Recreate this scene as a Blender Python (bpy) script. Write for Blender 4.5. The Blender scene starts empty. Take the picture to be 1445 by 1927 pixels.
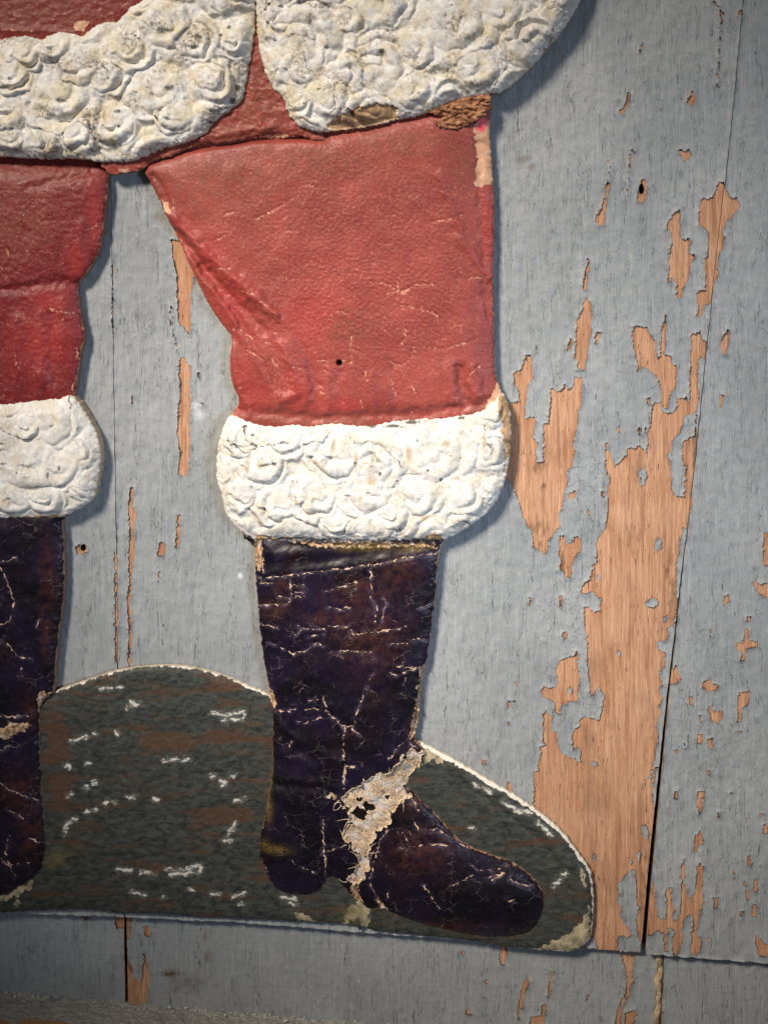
import bpy, math
import numpy as np
from mathutils import Matrix, Vector

# ------------------------------------------------------------------ camera, world, lamps, exposure
sc = bpy.context.scene
F, CX, CY = 2300.0, 722.5, 963.5            # focal length and centre, in photo pixels
YAW, PITCH, ROLL = [math.radians(a) for a in (-3.076, 15.03, 2.263)]
CAM = np.array([0.0, -0.92, 0.0])           # the wall is the plane y = 0, the room is at y < 0


def cam_axes():
    cy, sy, cp, sp = math.cos(YAW), math.sin(YAW), math.cos(PITCH), math.sin(PITCH)
    fwd = np.array([sy * cp, cy * cp, -sp]); right = np.array([cy, -sy, 0.0]); up = np.cross(right, fwd)
    c, s = math.cos(ROLL), math.sin(ROLL)
    return np.stack([c * right + s * up, -s * right + c * up, fwd])


AX = cam_axes()
cd = bpy.data.cameras.new('camera'); cam = bpy.data.objects.new('camera', cd)
sc.collection.objects.link(cam); sc.camera = cam
cd.sensor_fit = 'HORIZONTAL'; cd.sensor_width = 36.0; cd.lens = 36.0 * F / 1445.0
cd.clip_start = 0.01; cd.clip_end = 50
cam.matrix_world = Matrix([[AX[0][i], AX[1][i], -AX[2][i], CAM[i]] for i in range(3)] + [[0, 0, 0, 1]])


def unproject(px, py, depth):
    """photo pixel -> point (x, z) on the plane parallel to the wall, depth metres in front of it"""
    d = np.stack([(px - CX) / F, -(py - CY) / F, np.ones_like(px)], 1) @ AX
    t = (-depth - CAM[1]) / d[:, 1]
    return CAM[0] + d[:, 0] * t, CAM[2] + d[:, 2] * t


w = bpy.data.worlds.new('World'); sc.world = w; w.use_nodes = True
bg = w.node_tree.nodes['Background']
bg.inputs[0].default_value = (0.80, 0.86, 1.0, 1); bg.inputs[1].default_value = 0.075


def aim(o, loc, tgt):
    o.location = loc
    o.rotation_euler = (Vector(tgt) - Vector(loc)).to_track_quat('-Z', 'Y').to_euler()


def spot(name, loc, tgt, power, color, radius, cone, blend):
    l = bpy.data.lights.new(name, 'SPOT'); l.energy = power; l.color = color
    l.shadow_soft_size = radius; l.spot_size = math.radians(cone); l.spot_blend = blend
    o = bpy.data.objects.new(name, l); sc.collection.objects.link(o); aim(o, loc, tgt)
    return o


TX, TZ = unproject(np.array([770.0]), np.array([920.0]), 0.0)
TGT = (float(TX[0]), 0.0, float(TZ[0]))
spot('key_lamp', (TGT[0] - 1.05, -1.70, TGT[2] + 1.50), TGT, 545, (1.0, 0.90, 0.78), 0.27, 21.0, 1.0)
spot('fill_lamp', (TGT[0] + 1.40, -1.6, TGT[2] + 0.15), TGT, 122, (0.62, 0.76, 1.0), 0.28, 22.5, 1.0)

vs = sc.view_settings
vs.view_transform = 'Standard'; vs.look = 'None'; vs.exposure = 0.0; vs.gamma = 1.0; vs.use_curve_mapping = False
sc.render.engine = 'CYCLES'; sc.cycles.max_bounces = 4; sc.cycles.use_adaptive_sampling = True; sc.cycles.adaptive_threshold = 0.03; sc.cycles.use_denoising = True

# ------------------------------------------------------------------ numpy helpers
MM = 0.001


def hash2(ix, iy, seed):
    h = (ix.astype(np.int64) * 374761393 + iy.astype(np.int64) * 668265263 + seed * 1442695041) & 0xffffffff
    h = ((h ^ (h >> 13)) * 1274126177) & 0xffffffff
    return ((h ^ (h >> 16)) & 0xffffff).astype(np.float32) / 16777216.0


def perlin(x, y, seed=0):
    x = np.asarray(x, np.float32); y = np.asarray(y, np.float32)
    ix = np.floor(x); iy = np.floor(y); fx = x - ix; fy = y - iy
    u = fx * fx * fx * (fx * (fx * 6 - 15) + 10); v = fy * fy * fy * (fy * (fy * 6 - 15) + 10)
    ix = ix.astype(np.int32); iy = iy.astype(np.int32)

    def g(dx, dy):
        a = hash2(ix + dx, iy + dy, seed) * 6.2831853
        return np.cos(a) * (fx - dx) + np.sin(a) * (fy - dy)
    a = g(0, 0); b = g(1, 0); c = g(0, 1); d = g(1, 1)
    return (a + u * (b - a) + v * ((c + u * (d - c)) - (a + u * (b - a)))) * 1.45


def fbm(x, y, seed=0, octaves=3, gain=0.5):
    s = 0; a = 1.0
    for o in range(octaves):
        s = s + a * perlin(x * 2 ** o, y * 2 ** o, seed + 17 * o); a *= gain
    return s


def sstep(a, b, x):
    t = np.clip((x - a) / (b - a), 0, 1)
    return t * t * (3 - 2 * t)


def seg_dist(px, py, P, closed):
    P = np.asarray(P, np.float64)
    A = P if closed else P[:-1]
    B = np.roll(P, -1, 0) if closed else P[1:]
    best = np.full(px.shape, 1e18)
    for (ax, ay), (bx, by) in zip(A, B):
        ex, ey = bx - ax, by - ay; l2 = ex * ex + ey * ey + 1e-9
        t = np.clip(((px - ax) * ex + (py - ay) * ey) / l2, 0, 1)
        d = (px - ax - t * ex) ** 2 + (py - ay - t * ey) ** 2
        np.minimum(best, d, out=best)
    return np.sqrt(best)


def inside(px, py, P):
    P = np.asarray(P, np.float64); r = np.zeros(px.shape, bool)
    for (ax, ay), (bx, by) in zip(P, np.roll(P, -1, 0)):
        if ay == by: continue
        r ^= ((ay > py) != (by > py)) & (px < (bx - ax) * (py - ay) / (by - ay) + ax)
    return r


def poly_sdf(px, py, P, margin=1e9):
    """signed distance, positive inside, clamped at -margin outside the box"""
    P = np.asarray(P, np.float64); out = np.full(px.shape, -margin)
    lo = P.min(0) - margin; hi = P.max(0) + margin
    k = (px > lo[0]) & (px < hi[0]) & (py > lo[1]) & (py < hi[1])
    if k.any():
        x = px[k]; y = py[k]; d = seg_dist(x, y, P, True)
        out[k] = np.maximum(np.where(inside(x, y, P), d, -d), -margin)
    return out


def lines_dist(px, py, lines, margin=14.0, wob=2.5, seed=5):
    out = np.full(px.shape, margin)
    if not lines: return out
    wx = px + wob * fbm(px / 9, py / 9, seed, 2); wy = py + wob * fbm(px / 9, py / 9, seed + 50, 2)
    for L in lines:
        L = np.asarray(L, np.float64); lo = L.min(0) - margin; hi = L.max(0) + margin
        k = (px > lo[0]) & (px < hi[0]) & (py > lo[1]) & (py < hi[1])
        if k.any(): out[k] = np.minimum(out[k], seg_dist(wx[k], wy[k], L, False))
    return out


def blobs(px, py, L):
    s = np.zeros(px.shape)
    for (x, y, rx, ry) in L: s = np.maximum(s, np.exp(-((px - x) / rx) ** 2 - ((py - y) / ry) ** 2))
    return s


def smooth_poly(P, n=4):
    P = np.asarray(P, np.float64); a = np.roll(P, 1, 0); b = P; c = np.roll(P, -1, 0); d = np.roll(P, -2, 0); out = []
    for i in range(n):
        t = i / n
        out.append(0.5 * ((2 * b) + (-a + c) * t + (2 * a - 5 * b + 4 * c - d) * t * t + (-a + 3 * b - 3 * c + d) * t ** 3))
    return np.stack(out, 1).reshape(-1, 2)


def axis(lo, hi, step, f0, f1, coarse=14.0, extra=()):
    """grid coordinates: fine inside the picture, coarse outside it"""
    a = [np.arange(max(lo, f0), min(hi, f1) + step, step)]
    if lo < f0: a.append(np.arange(lo, f0, coarse))
    if hi > f1: a.append(np.arange(f1 + coarse, hi + coarse, coarse))
    for (p, q, s) in extra:
        if p > lo and q < hi: a.append(np.arange(p, q, s))
    a = np.unique(np.round(np.concatenate(a), 3))
    keep = np.ones(len(a), bool); last = a[0]
    for i in range(1, len(a)):
        if a[i] - last < 0.35: keep[i] = False
        else: last = a[i]
    return a[keep]


def clip_grid(xs, ys, S, drop=None):
    """triangles of the grid where S > 0, cut exactly along S = 0. Returns px, py, s, tris, boundary edges"""
    ny, nx = S.shape
    X, Y = np.meshgrid(xs, ys); X = X.ravel(); Y = Y.ravel(); s = S.ravel().copy(); s[np.abs(s) < 1e-4] = 1e-4
    idx = np.arange(nx * ny).reshape(ny, nx)
    a = idx[:-1, :-1].ravel(); b = idx[:-1, 1:].ravel(); c = idx[1:, 1:].ravel(); d = idx[1:, :-1].ravel()
    if drop is not None:
        dr = drop.ravel(); k = ~(dr[a] & dr[b] & dr[c] & dr[d]); a, b, c, d = a[k], b[k], c[k], d[k]
    T = np.concatenate([np.stack([a, b, c], 1), np.stack([a, c, d], 1)])
    pos = s[T] > 0; n = pos.sum(1)
    full = T[n == 3]
    keys = []

    def cross(i, j):
        lo = np.minimum(i, j).astype(np.int64); hi = np.maximum(i, j).astype(np.int64)
        return lo * (nx * ny) + hi
    T1 = T[n == 1]; r = np.argmax(s[T1] > 0, 1) if len(T1) else np.zeros(0, int)
    T1 = np.stack([T1[np.arange(len(T1)), (r + k) % 3] for k in range(3)], 1) if len(T1) else np.zeros((0, 3), int)
    T2 = T[n == 2]; r = np.argmax(s[T2] <= 0, 1) if len(T2) else np.zeros(0, int)
    T2 = np.stack([T2[np.arange(len(T2)), (r + k) % 3] for k in range(3)], 1) if len(T2) else np.zeros((0, 3), int)
    k1a = cross(T1[:, 0], T1[:, 1]); k1b = cross(T1[:, 0], T1[:, 2])
    k2a = cross(T2[:, 0], T2[:, 1]); k2b = cross(T2[:, 0], T2[:, 2])
    allk = np.concatenate([k1a, k1b, k2a, k2b])
    u, inv = np.unique(allk, return_inverse=True)
    i = (u // (nx * ny)).astype(int); j = (u % (nx * ny)).astype(int)
    t = s[i] / (s[i] - s[j]) if len(u) else np.zeros(0)
    cxs = X[i] + t * (X[j] - X[i]); cys = Y[i] + t * (Y[j] - Y[i])
    N0 = nx * ny; inv = inv + N0; m1, m2 = len(k1a), len(k2a)
    v1a, v1b, v2a, v2b = inv[:m1], inv[m1:2 * m1], inv[2 * m1:2 * m1 + m2], inv[2 * m1 + m2:]
    tri = [full, np.stack([T1[:, 0], v1a, v1b], 1), np.stack([v2a, T2[:, 1], T2[:, 2]], 1), np.stack([v2a, T2[:, 2], v2b], 1)]
    tri = np.concatenate(tri).astype(np.int64)
    edges = np.concatenate([np.stack([v1a, v1b], 1), np.stack([v2b, v2a], 1)])
    px = np.concatenate([X, cxs]); py = np.concatenate([Y, cys]); ss = np.concatenate([s, np.zeros(len(u))])
    used = np.zeros(len(px), bool); used[tri.ravel()] = True
    remap = np.cumsum(used) - 1
    return px[used], py[used], ss[used], remap[tri], remap[edges] if len(edges) else np.zeros((0, 2), np.int64)


def make_mesh(name, co, tri, smooth, attrs, mats, mat_index=None):
    me = bpy.data.meshes.new(name)
    me.vertices.add(len(co)); me.vertices.foreach_set('co', np.ascontiguousarray(co, np.float32).ravel())
    me.loops.add(tri.size); me.loops.foreach_set('vertex_index', tri.astype(np.int32).ravel())
    me.polygons.add(len(tri)); me.polygons.foreach_set('loop_start', np.arange(0, tri.size, 3, dtype=np.int32))
    me.polygons.foreach_set('use_smooth', smooth)
    me.update(calc_edges=True)
    for k, v in attrs.items():
        v = np.asarray(v, np.float32)
        if v.ndim == 2:
            at = me.attributes.new(k, 'FLOAT_VECTOR', 'POINT'); at.data.foreach_set('vector', v.ravel())
        else:
            at = me.attributes.new(k, 'FLOAT', 'POINT'); at.data.foreach_set('value', v)
    for m in mats: me.materials.append(m)
    return me


def relief(name, mat, parent, xs, ys, S, rim, back, height, masks=None, drop=None, skirt=True):
    """A solid relief: outline S > 0 lying at `rim` metres off the wall, `height` (mm) on top, sides down to `back`"""
    px, py, d, tri, ed = clip_grid(xs, ys, S, drop)
    x, z = unproject(px, py, rim)
    h = height(px, py, d) * MM
    co = np.stack([x, -(rim + h), z], 1)
    at = {k: f(px, py, d) for k, f in (masks or {}).items()}
    at['edge'] = np.minimum(d, 80.0)
    at['pc'] = np.stack([px / 100, py / 100, h * 10], 1)
    n = len(co); sk = np.zeros(n, np.float32); sm = np.ones(len(tri), bool)
    tri = tri[:, ::-1]                        # image y runs down: make the faces look at the room
    if skirt and len(ed):
        bv, inv = np.unique(ed.ravel(), return_inverse=True); inv = inv.reshape(-1, 2); m = len(bv)
        top = co[bv]; bot = top.copy(); bot[:, 1] = -back
        co = np.concatenate([co, top, bot])
        a = n + inv[:, 0]; b = n + inv[:, 1]
        q = np.concatenate([np.stack([a, b, b + m], 1), np.stack([a, b + m, a + m], 1)])[:, ::-1]
        tri = np.concatenate([tri, q]); sm = np.concatenate([sm, np.ones(len(q), bool)])
        for k in at:
            v = at[k][bv]; at[k] = np.concatenate([at[k], v, v])
        at['pc'][n + m:, 2] -= 1.0
        sk = np.concatenate([sk, np.ones(2 * m)])
    at['skirt'] = sk
    root = parent.parent or parent            # parts and sub-parts share their thing's origin
    base = np.array(root.location)
    me = make_mesh(name, co - base, tri, sm, at, [mat])
    o = bpy.data.objects.new(name, me); sc.collection.objects.link(o)
    o.parent = parent
    return o


def empty(name, loc, label, cat):
    o = bpy.data.objects.new(name, None); sc.collection.objects.link(o)
    o.location = loc; o.matrix_world = Matrix.Translation(loc); o.empty_display_size = 0.05
    o['label'] = label; o['category'] = cat
    return o


def zp(ox, oy, s, *polys):
    """coordinates read off an enlarged crop -> photo pixels"""
    return [[(ox + x / s, oy + y / s) for x, y in p] for p in polys]


# ------------------------------------------------------------------ material helpers
def S(r, g, b):
    def f(c):
        c /= 255.0
        return c / 12.92 if c <= 0.04045 else ((c + 0.055) / 1.055) ** 2.4
    return (f(r), f(g), f(b), 1.0)


class Mat:
    def __init__(self, name):
        self.m = bpy.data.materials.new(name); self.m.use_nodes = True
        self.t = self.m.node_tree; self.b = self.t.nodes['Principled BSDF']
        self.pc = self.node('ShaderNodeAttribute', attribute_name='pc').outputs['Vector']

    def node(self, typ, **kw):
        n = self.t.nodes.new(typ)
        for k, v in kw.items(): setattr(n, k, v)
        return n

    def put(self, sock, v):
        if isinstance(v, bpy.types.NodeSocket): self.t.links.new(v, sock)
        else: sock.default_value = v

    def attr(self, name): return self.node('ShaderNodeAttribute', attribute_name=name).outputs['Fac']

    def math(self, op, a, b=0.0, clamp=False):
        n = self.node('ShaderNodeMath', operation=op, use_clamp=clamp)
        self.put(n.inputs[0], a); self.put(n.inputs[1], b); return n.outputs[0]

    def mul(self, a, b): return self.math('MULTIPLY', a, b)
    def add(self, a, b): return self.math('ADD', a, b)
    def mx(self, a, b): return self.math('MAXIMUM', a, b)
    def inv(self, a): return self.math('SUBTRACT', 1.0, a)

    def rng(self, x, a, b, c=0.0, d=1.0):
        n = self.node('ShaderNodeMapRange', interpolation_type='SMOOTHSTEP')
        self.put(n.inputs[0], x); n.inputs[1].default_value = a; n.inputs[2].default_value = b
        n.inputs[3].default_value = c; n.inputs[4].default_value = d; return n.outputs[0]

    def vec(self, sx, sy, off=0.0, warp=None, wamt=0.0):
        n = self.node('ShaderNodeVectorMath', operation='MULTIPLY_ADD')
        self.put(n.inputs[0], self.pc); n.inputs[1].default_value = (sx, sy, (sx + sy) * 0.1); n.inputs[2].default_value = (off, off * 1.7, 0)
        if warp is None: return n.outputs[0]
        q = self.node('ShaderNodeVectorMath', operation='MULTIPLY_ADD')
        self.put(q.inputs[0], warp); q.inputs[1].default_value = (wamt,) * 3; self.put(q.inputs[2], n.outputs[0])
        return q.outputs[0]

    def noise(self, sx, sy=None, off=0.0, detail=3.0, rough=0.55, dist=0.0, color=False):
        n = self.node('ShaderNodeTexNoise'); self.put(n.inputs['Vector'], self.vec(sx, sy or sx, off))
        n.inputs['Scale'].default_value = 1.0; n.inputs['Detail'].default_value = detail
        n.inputs['Roughness'].default_value = rough; n.inputs['Distortion'].default_value = dist
        return n.outputs['Color' if color else 'Fac']

    def cracks(self, sx, sy, off=0.0, wf=1.0, wamt=0.5):
        """distance to the edges of a warped cell pattern"""
        wv = self.noise(sx * wf, sy * wf, off + 3.3, 2.0, color=True)
        n = self.node('ShaderNodeTexVoronoi', feature='DISTANCE_TO_EDGE')
        self.put(n.inputs['Vector'], self.vec(sx, sy, off, wv, wamt)); n.inputs['Scale'].default_value = 1.0
        return n.outputs['Distance']

    def spots(self, sx, sy=None, off=0.0):
        n = self.node('ShaderNodeTexVoronoi', feature='F1'); self.put(n.inputs['Vector'], self.vec(sx, sy or sx, off))
        n.inputs['Scale'].default_value = 1.0; return n.outputs['Distance']

    def mix(self, f, a, b):
        n = self.node('ShaderNodeMix', data_type='RGBA')
        self.put(n.inputs[0], f); self.put(n.inputs[6], a); self.put(n.inputs[7], b); return n.outputs[2]

    def bump(self, h, dist, strength=1.0, prev=None):
        n = self.node('ShaderNodeBump'); n.inputs['Strength'].default_value = strength
        n.inputs['Distance'].default_value = dist; self.put(n.inputs['Height'], h)
        if prev is not None: self.put(n.inputs['Normal'], prev)
        return n.outputs[0]

    def done(self, color, rough, normal=None, spec=0.4):
        self.put(self.b.inputs['Base Color'], color); self.put(self.b.inputs['Roughness'], rough)
        self.b.inputs['Specular IOR Level'].default_value = spec
        if normal is not None: self.put(self.b.inputs['Normal'], normal)
        return self.m


def mat_paint(name='grey_paint', horizontal=False):
    m = Mat(name)
    big = m.noise(0.55, 0.4, 1.0, 4); fine = m.noise(9, 9, 2.0, 4, 0.65); streak = m.noise(26, 1.0, 5.0, 4, 0.6, 0.25)
    c = m.mix(m.rng(big, 0.3, 0.7), S(142, 146, 147), S(159, 162, 162))
    c = m.mix(m.mul(m.rng(fine, 0.42, 0.75), 0.45), c, S(128, 130, 130))
    c = m.mix(m.mul(m.rng(streak, 0.50, 0.74), 0.42), c, S(182, 185, 188))
    sp = m.noise(44, 17, 11, 3, 0.65, 0.6)
    c = m.mix(m.mul(m.rng(sp, 0.58, 0.74), 0.30), c, S(100, 103, 106))
    c = m.mix(m.mul(m.rng(m.noise(38, 16, 14, 3, 0.6, 0.6), 0.60, 0.76), 0.28), c, S(188, 190, 193))
    if horizontal:
        c = m.mix(m.mul(m.rng(m.noise(1.6, 26, 7.7, 3), 0.45, 0.7), 0.22), c, S(120, 121, 128))
    # long hairline checks along the grain, and a finer crackle
    cn = m.math('FRACT', m.mul(m.noise(4.2, 0.30, 0.7, 4, 0.62, 0.35), 17.0))
    k1 = m.math('ABSOLUTE', m.add(cn, -0.5)); msk1 = m.rng(m.noise(6.0, 1.1, 21, 4, 0.6), 0.50, 0.60)
    l1 = m.mul(m.rng(k1, 0.050, 0.012), msk1)
    k2 = m.cracks(13, 4.5, 8.0, 1.6, 0.9); msk2 = m.rng(m.noise(1.7, 1.5, 31, 3), 0.52, 0.64)
    l2 = m.mul(m.mul(m.rng(k2, 0.030, 0.006), msk2), 0.55)
    # close round crackle beside the bare wood
    near = m.rng(m.attr('crk'), 0.25, 0.75)
    l3 = m.mul(m.rng(m.cracks(6.3, 5.2, 15.0, 1.3, 0.8), 0.020, 0.004), m.mul(near, m.rng(m.noise(5, 5, 41, 2), 0.40, 0.55)))
    # short dark dashes
    l4 = m.mul(m.rng(m.noise(46, 9, 51, 2, 0.6, 0.4), 0.74, 0.78), m.rng(m.noise(3, 3, 61, 2), 0.42, 0.6))
    lines = m.mx(m.mx(l1, l2), m.mx(l3, l4))
    c = m.mix(m.mul(lines, 0.78), c, S(58, 56, 56))
    c = m.mix(m.mul(m.rng(m.noise(60, 1.2, 95, 4, 0.65, 0.2), 0.48, 0.70), 0.40), c, S(118, 121, 124))
    st = m.attr('stain')
    c = m.mix(m.mul(m.rng(m.add(st, m.mul(m.noise(8, 8, 71, 4), 0.5)), 0.55, 1.05), 0.65), c, S(112, 92, 74))
    c = m.mix(m.mul(m.attr('white'), 0.9), c, S(214, 216, 218))
    c = m.mix(m.mul(m.attr('rust'), m.rng(m.noise(14, 14, 81, 4), 0.3, 0.6)), c, S(92, 44, 20))
    # the broken edge shows the older, darker layers
    c = m.mix(m.mul(m.attr('skirt'), 0.85), c, S(74, 64, 58))
    h = m.add(m.mul(streak, 0.5), m.add(m.mul(fine, 0.6), m.mul(l1, -1.6)))
    h = m.add(h, m.mul(m.noise(50, 2.0, 91, 4, 0.6, 0.2), 1.0))
    return m.done(c, m.rng(fine, 0.3, 0.7, 0.50, 0.68), m.bump(h, 0.00042, 0.9), 0.35)


def mat_wood():
    m = Mat('bare_wood')
    g1 = m.noise(30, 1.1, 0.0, 4, 0.6, 0.6); g2 = m.noise(75, 3.5, 4.0, 3, 0.6, 0.3); big = m.noise(1.7, 0.7, 9.0, 4)
    c = m.mix(m.rng(g1, 0.30, 0.70), S(178, 130, 99), S(209, 165, 131))
    c = m.mix(m.mul(m.rng(g2, 0.50, 0.72), 0.55), c, S(150, 98, 64))
    c = m.mix(m.mul(m.rng(big, 0.46, 0.72), 0.5), c, S(166, 112, 74))
    c = m.mix(m.mul(m.rng(m.noise(60, 2.6, 15, 2, 0.5), 0.62, 0.74), 0.6), c, S(236, 196, 156))
    dash = m.mul(m.rng(m.noise(40, 4.5, 27.0, 3, 0.6), 0.62, 0.69), m.rng(m.noise(2.1, 1.3, 33, 3), 0.40, 0.62))
    c = m.mix(m.mul(dash, 0.85), c, S(92, 52, 30))
    c = m.mix(m.mul(m.attr('grime'), m.rng(m.noise(11, 3.5, 44, 4), 0.40, 0.72)), c, S(104, 72, 50))
    fl = m.mul(m.rng(m.noise(16, 9, 66, 3, 0.6), 0.70, 0.715), m.rng(m.noise(1.6, 1.6, 67, 2), 0.42, 0.6))
    c = m.mix(fl, c, S(172, 174, 176))
    c = m.mix(m.mul(m.rng(m.noise(9, 0.5, 68, 3), 0.48, 0.68), 0.55), c, S(140, 92, 62))
    c = m.mix(m.mul(m.rng(m.noise(1.3, 0.6, 69, 5, 0.6), 0.52, 0.70), 0.5), c, S(128, 96, 76))
    # the hidden side of the boards, old and dark
    c = m.mix(m.attr('skirt'), c, S(52, 40, 34))
    h = m.add(m.mul(g1, 0.8), m.add(m.mul(g2, 0.7), m.mul(dash, -1.2)))
    return m.done(c, 0.72, m.bump(h, 0.0006, 0.9), 0.25)


def mat_fur(name, cream, dirt):
    m = Mat(name)
    a = m.noise(2.6, 2.6, 0, 5, 0.6); b = m.noise(9, 9, 3, 4, 0.65); e = m.attr('edge')
    c = m.mix(m.rng(b, 0.35, 0.7), S(206, 203, 196), S(224, 222, 217))
    c = m.mix(m.mul(m.rng(a, 0.40, 0.68), cream), c, S(200, 184, 148))
    # ochre stains where the coat of white has worn through
    c = m.mix(m.mul(m.rng(m.add(m.attr('ma'), m.mul(b, 0.45)), 0.62, 0.98), 0.85), c, S(170, 132, 78))
    gr = m.rng(m.noise(1.8, 1.8, 12, 3), 0.42, 0.70)
    c = m.mix(m.mul(m.mul(m.rng(m.noise(17, 17, 9, 4, 0.7), 0.40, 0.66), gr), dirt), c, S(112, 98, 80))
    # small chips and pinholes down to the dark ground
    sp = m.mul(m.rng(m.noise(26, 26, 17, 3, 0.6, 0.8), 0.665, 0.70), m.rng(m.noise(2.6, 2.6, 19, 2), 0.50, 0.60))
    l = m.mul(m.rng(m.cracks(3.4, 3.4, 5, 2.2, 0.7), 0.016, 0.004), m.rng(m.noise(2.2, 2.2, 23, 2), 0.46, 0.56))
    l2 = m.mul(m.rng(m.cracks(15, 15, 6, 1.2, 1.2), 0.05, 0.015), m.rng(m.noise(4.0, 4.0, 29, 3), 0.55, 0.66))
    tl = m.mul(m.rng(m.add(m.attr('line'), m.mul(m.add(m.noise(14, 14, 99, 3), -0.5), 4.0)), 1.5, 0.3), 0.85)
    dk = m.mx(m.mx(sp, tl), m.mx(m.mul(l, 0.5), m.mul(l2, 0.45)))
    c = m.mix(m.mul(dk, 0.9), c, S(62, 48, 36))
    c = m.mix(m.mul(m.rng(m.add(m.attr('mb'), m.mul(m.noise(20, 20, 37, 4, 0.7), 1.1)), 0.95, 1.30), 0.85), c, S(46, 42, 38))
    # where the white has broken off the board shows
    pe = m.rng(m.add(m.attr('peel'), m.mul(m.add(m.noise(9, 9, 47, 4, 0.65), -0.5), 16.0)), -0.6, 0.8)
    bc = m.mix(m.rng(b, 0.3, 0.7), S(150, 120, 88), S(190, 158, 122))
    c = m.mix(pe, c, bc)
    c = m.mix(m.mul(m.attr('skirt'), 0.85), c, S(172, 146, 112))
    c = m.mix(m.mul(m.rng(m.add(e, m.mul(b, 5.0)), 4.2, 2.2), 0.55), c, S(198, 170, 126))
    h = m.add(m.mul(b, 0.8), m.add(m.mul(m.noise(30, 30, 53, 3, 0.6), 0.55), m.mul(dk, -0.9)))
    return m.done(c, 0.78, m.bump(h, 0.0005, 0.55), 0.2)


def mat_red(name='red_painted_paper'):
    m = Mat(name)
    a = m.noise(0.9, 0.9, 0, 4); b = m.noise(5, 5, 3, 4, 0.6); f = m.noise(26, 26, 6, 3, 0.6); e = m.attr('edge')
    c = m.mix(m.rng(a, 0.32, 0.68), S(132, 55, 48), S(154, 70, 61))
    c = m.mix(m.mul(m.attr('deep_shaded'), 0.92), c, S(106, 24, 27))  # deeper crimson: partly its own paint, partly corner falloff of light mixed into the colour
    c = m.mix(m.mul(m.rng(b, 0.48, 0.74), 0.6), c, m.mix(m.attr('deep_shaded'), S(118, 52, 44), S(92, 24, 25)))
    c = m.mix(m.mul(m.attr('ma'), 0.85), c, S(154, 48, 46))           # brighter red kept inside the folds
    c = m.mix(m.mul(m.attr('mb'), m.rng(b, 0.25, 0.6)), c, S(120, 62, 46))   # browned paint
    c = m.mix(m.mul(m.rng(f, 0.54, 0.74), 0.5), c, S(192, 104, 92))
    # pale abraded specks and worn creases
    sp = m.mul(m.rng(m.noise(34, 22, 13, 2, 0.6, 0.5), 0.69, 0.73), m.rng(m.noise(2.4, 2.4, 15, 2), 0.45, 0.62))
    ln = m.rng(m.add(m.attr('line'), m.mul(m.add(m.noise(20, 20, 25, 3), -0.5), 6.0)), 1.2, 0.0)
    cr = m.mul(m.rng(m.cracks(5.5, 5.5, 19, 2, 0.8), 0.018, 0.005), m.rng(m.noise(1.8, 1.8, 21, 3), 0.54, 0.66))
    c = m.mix(m.mul(m.mx(m.mul(ln, 0.9), m.mx(m.mul(sp, 0.8), m.mul(cr, 0.6))), 0.8), c, S(214, 160, 128))
    # bare board at the edges and on the worn strip
    bare = m.rng(m.add(m.attr('peel'), m.mul(m.add(m.noise(13, 13, 43, 3), -0.5), 6.0)), -0.3, 0.7)
    bc = m.mix(m.rng(b, 0.3, 0.7), S(214, 172, 138), S(184, 134, 100))
    c = m.mix(bare, c, bc)
    c = m.mix(m.mul(m.attr('pink'), 0.95), c, S(236, 78, 92))
    rimw = m.mul(m.rng(m.add(e, m.mul(m.noise(9, 9, 33, 3), 9.0)), 6.2, 4.2), 0.8)
    c = m.mix(rimw, c, S(196, 150, 112))
    c = m.mix(m.mul(m.attr('skirt'), 0.9), c, S(122, 92, 74))
    c = m.mix(m.attr('hole'), c, S(14, 8, 8))
    h = m.add(m.mul(b, 0.6), m.add(m.mul(f, 0.55), m.mul(m.noise(11, 11, 55, 3), 0.7)))
    return m.done(c, m.rng(b, 0.3, 0.7, 0.44, 0.62), m.bump(h, 0.0004, 0.7), 0.4)


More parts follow.
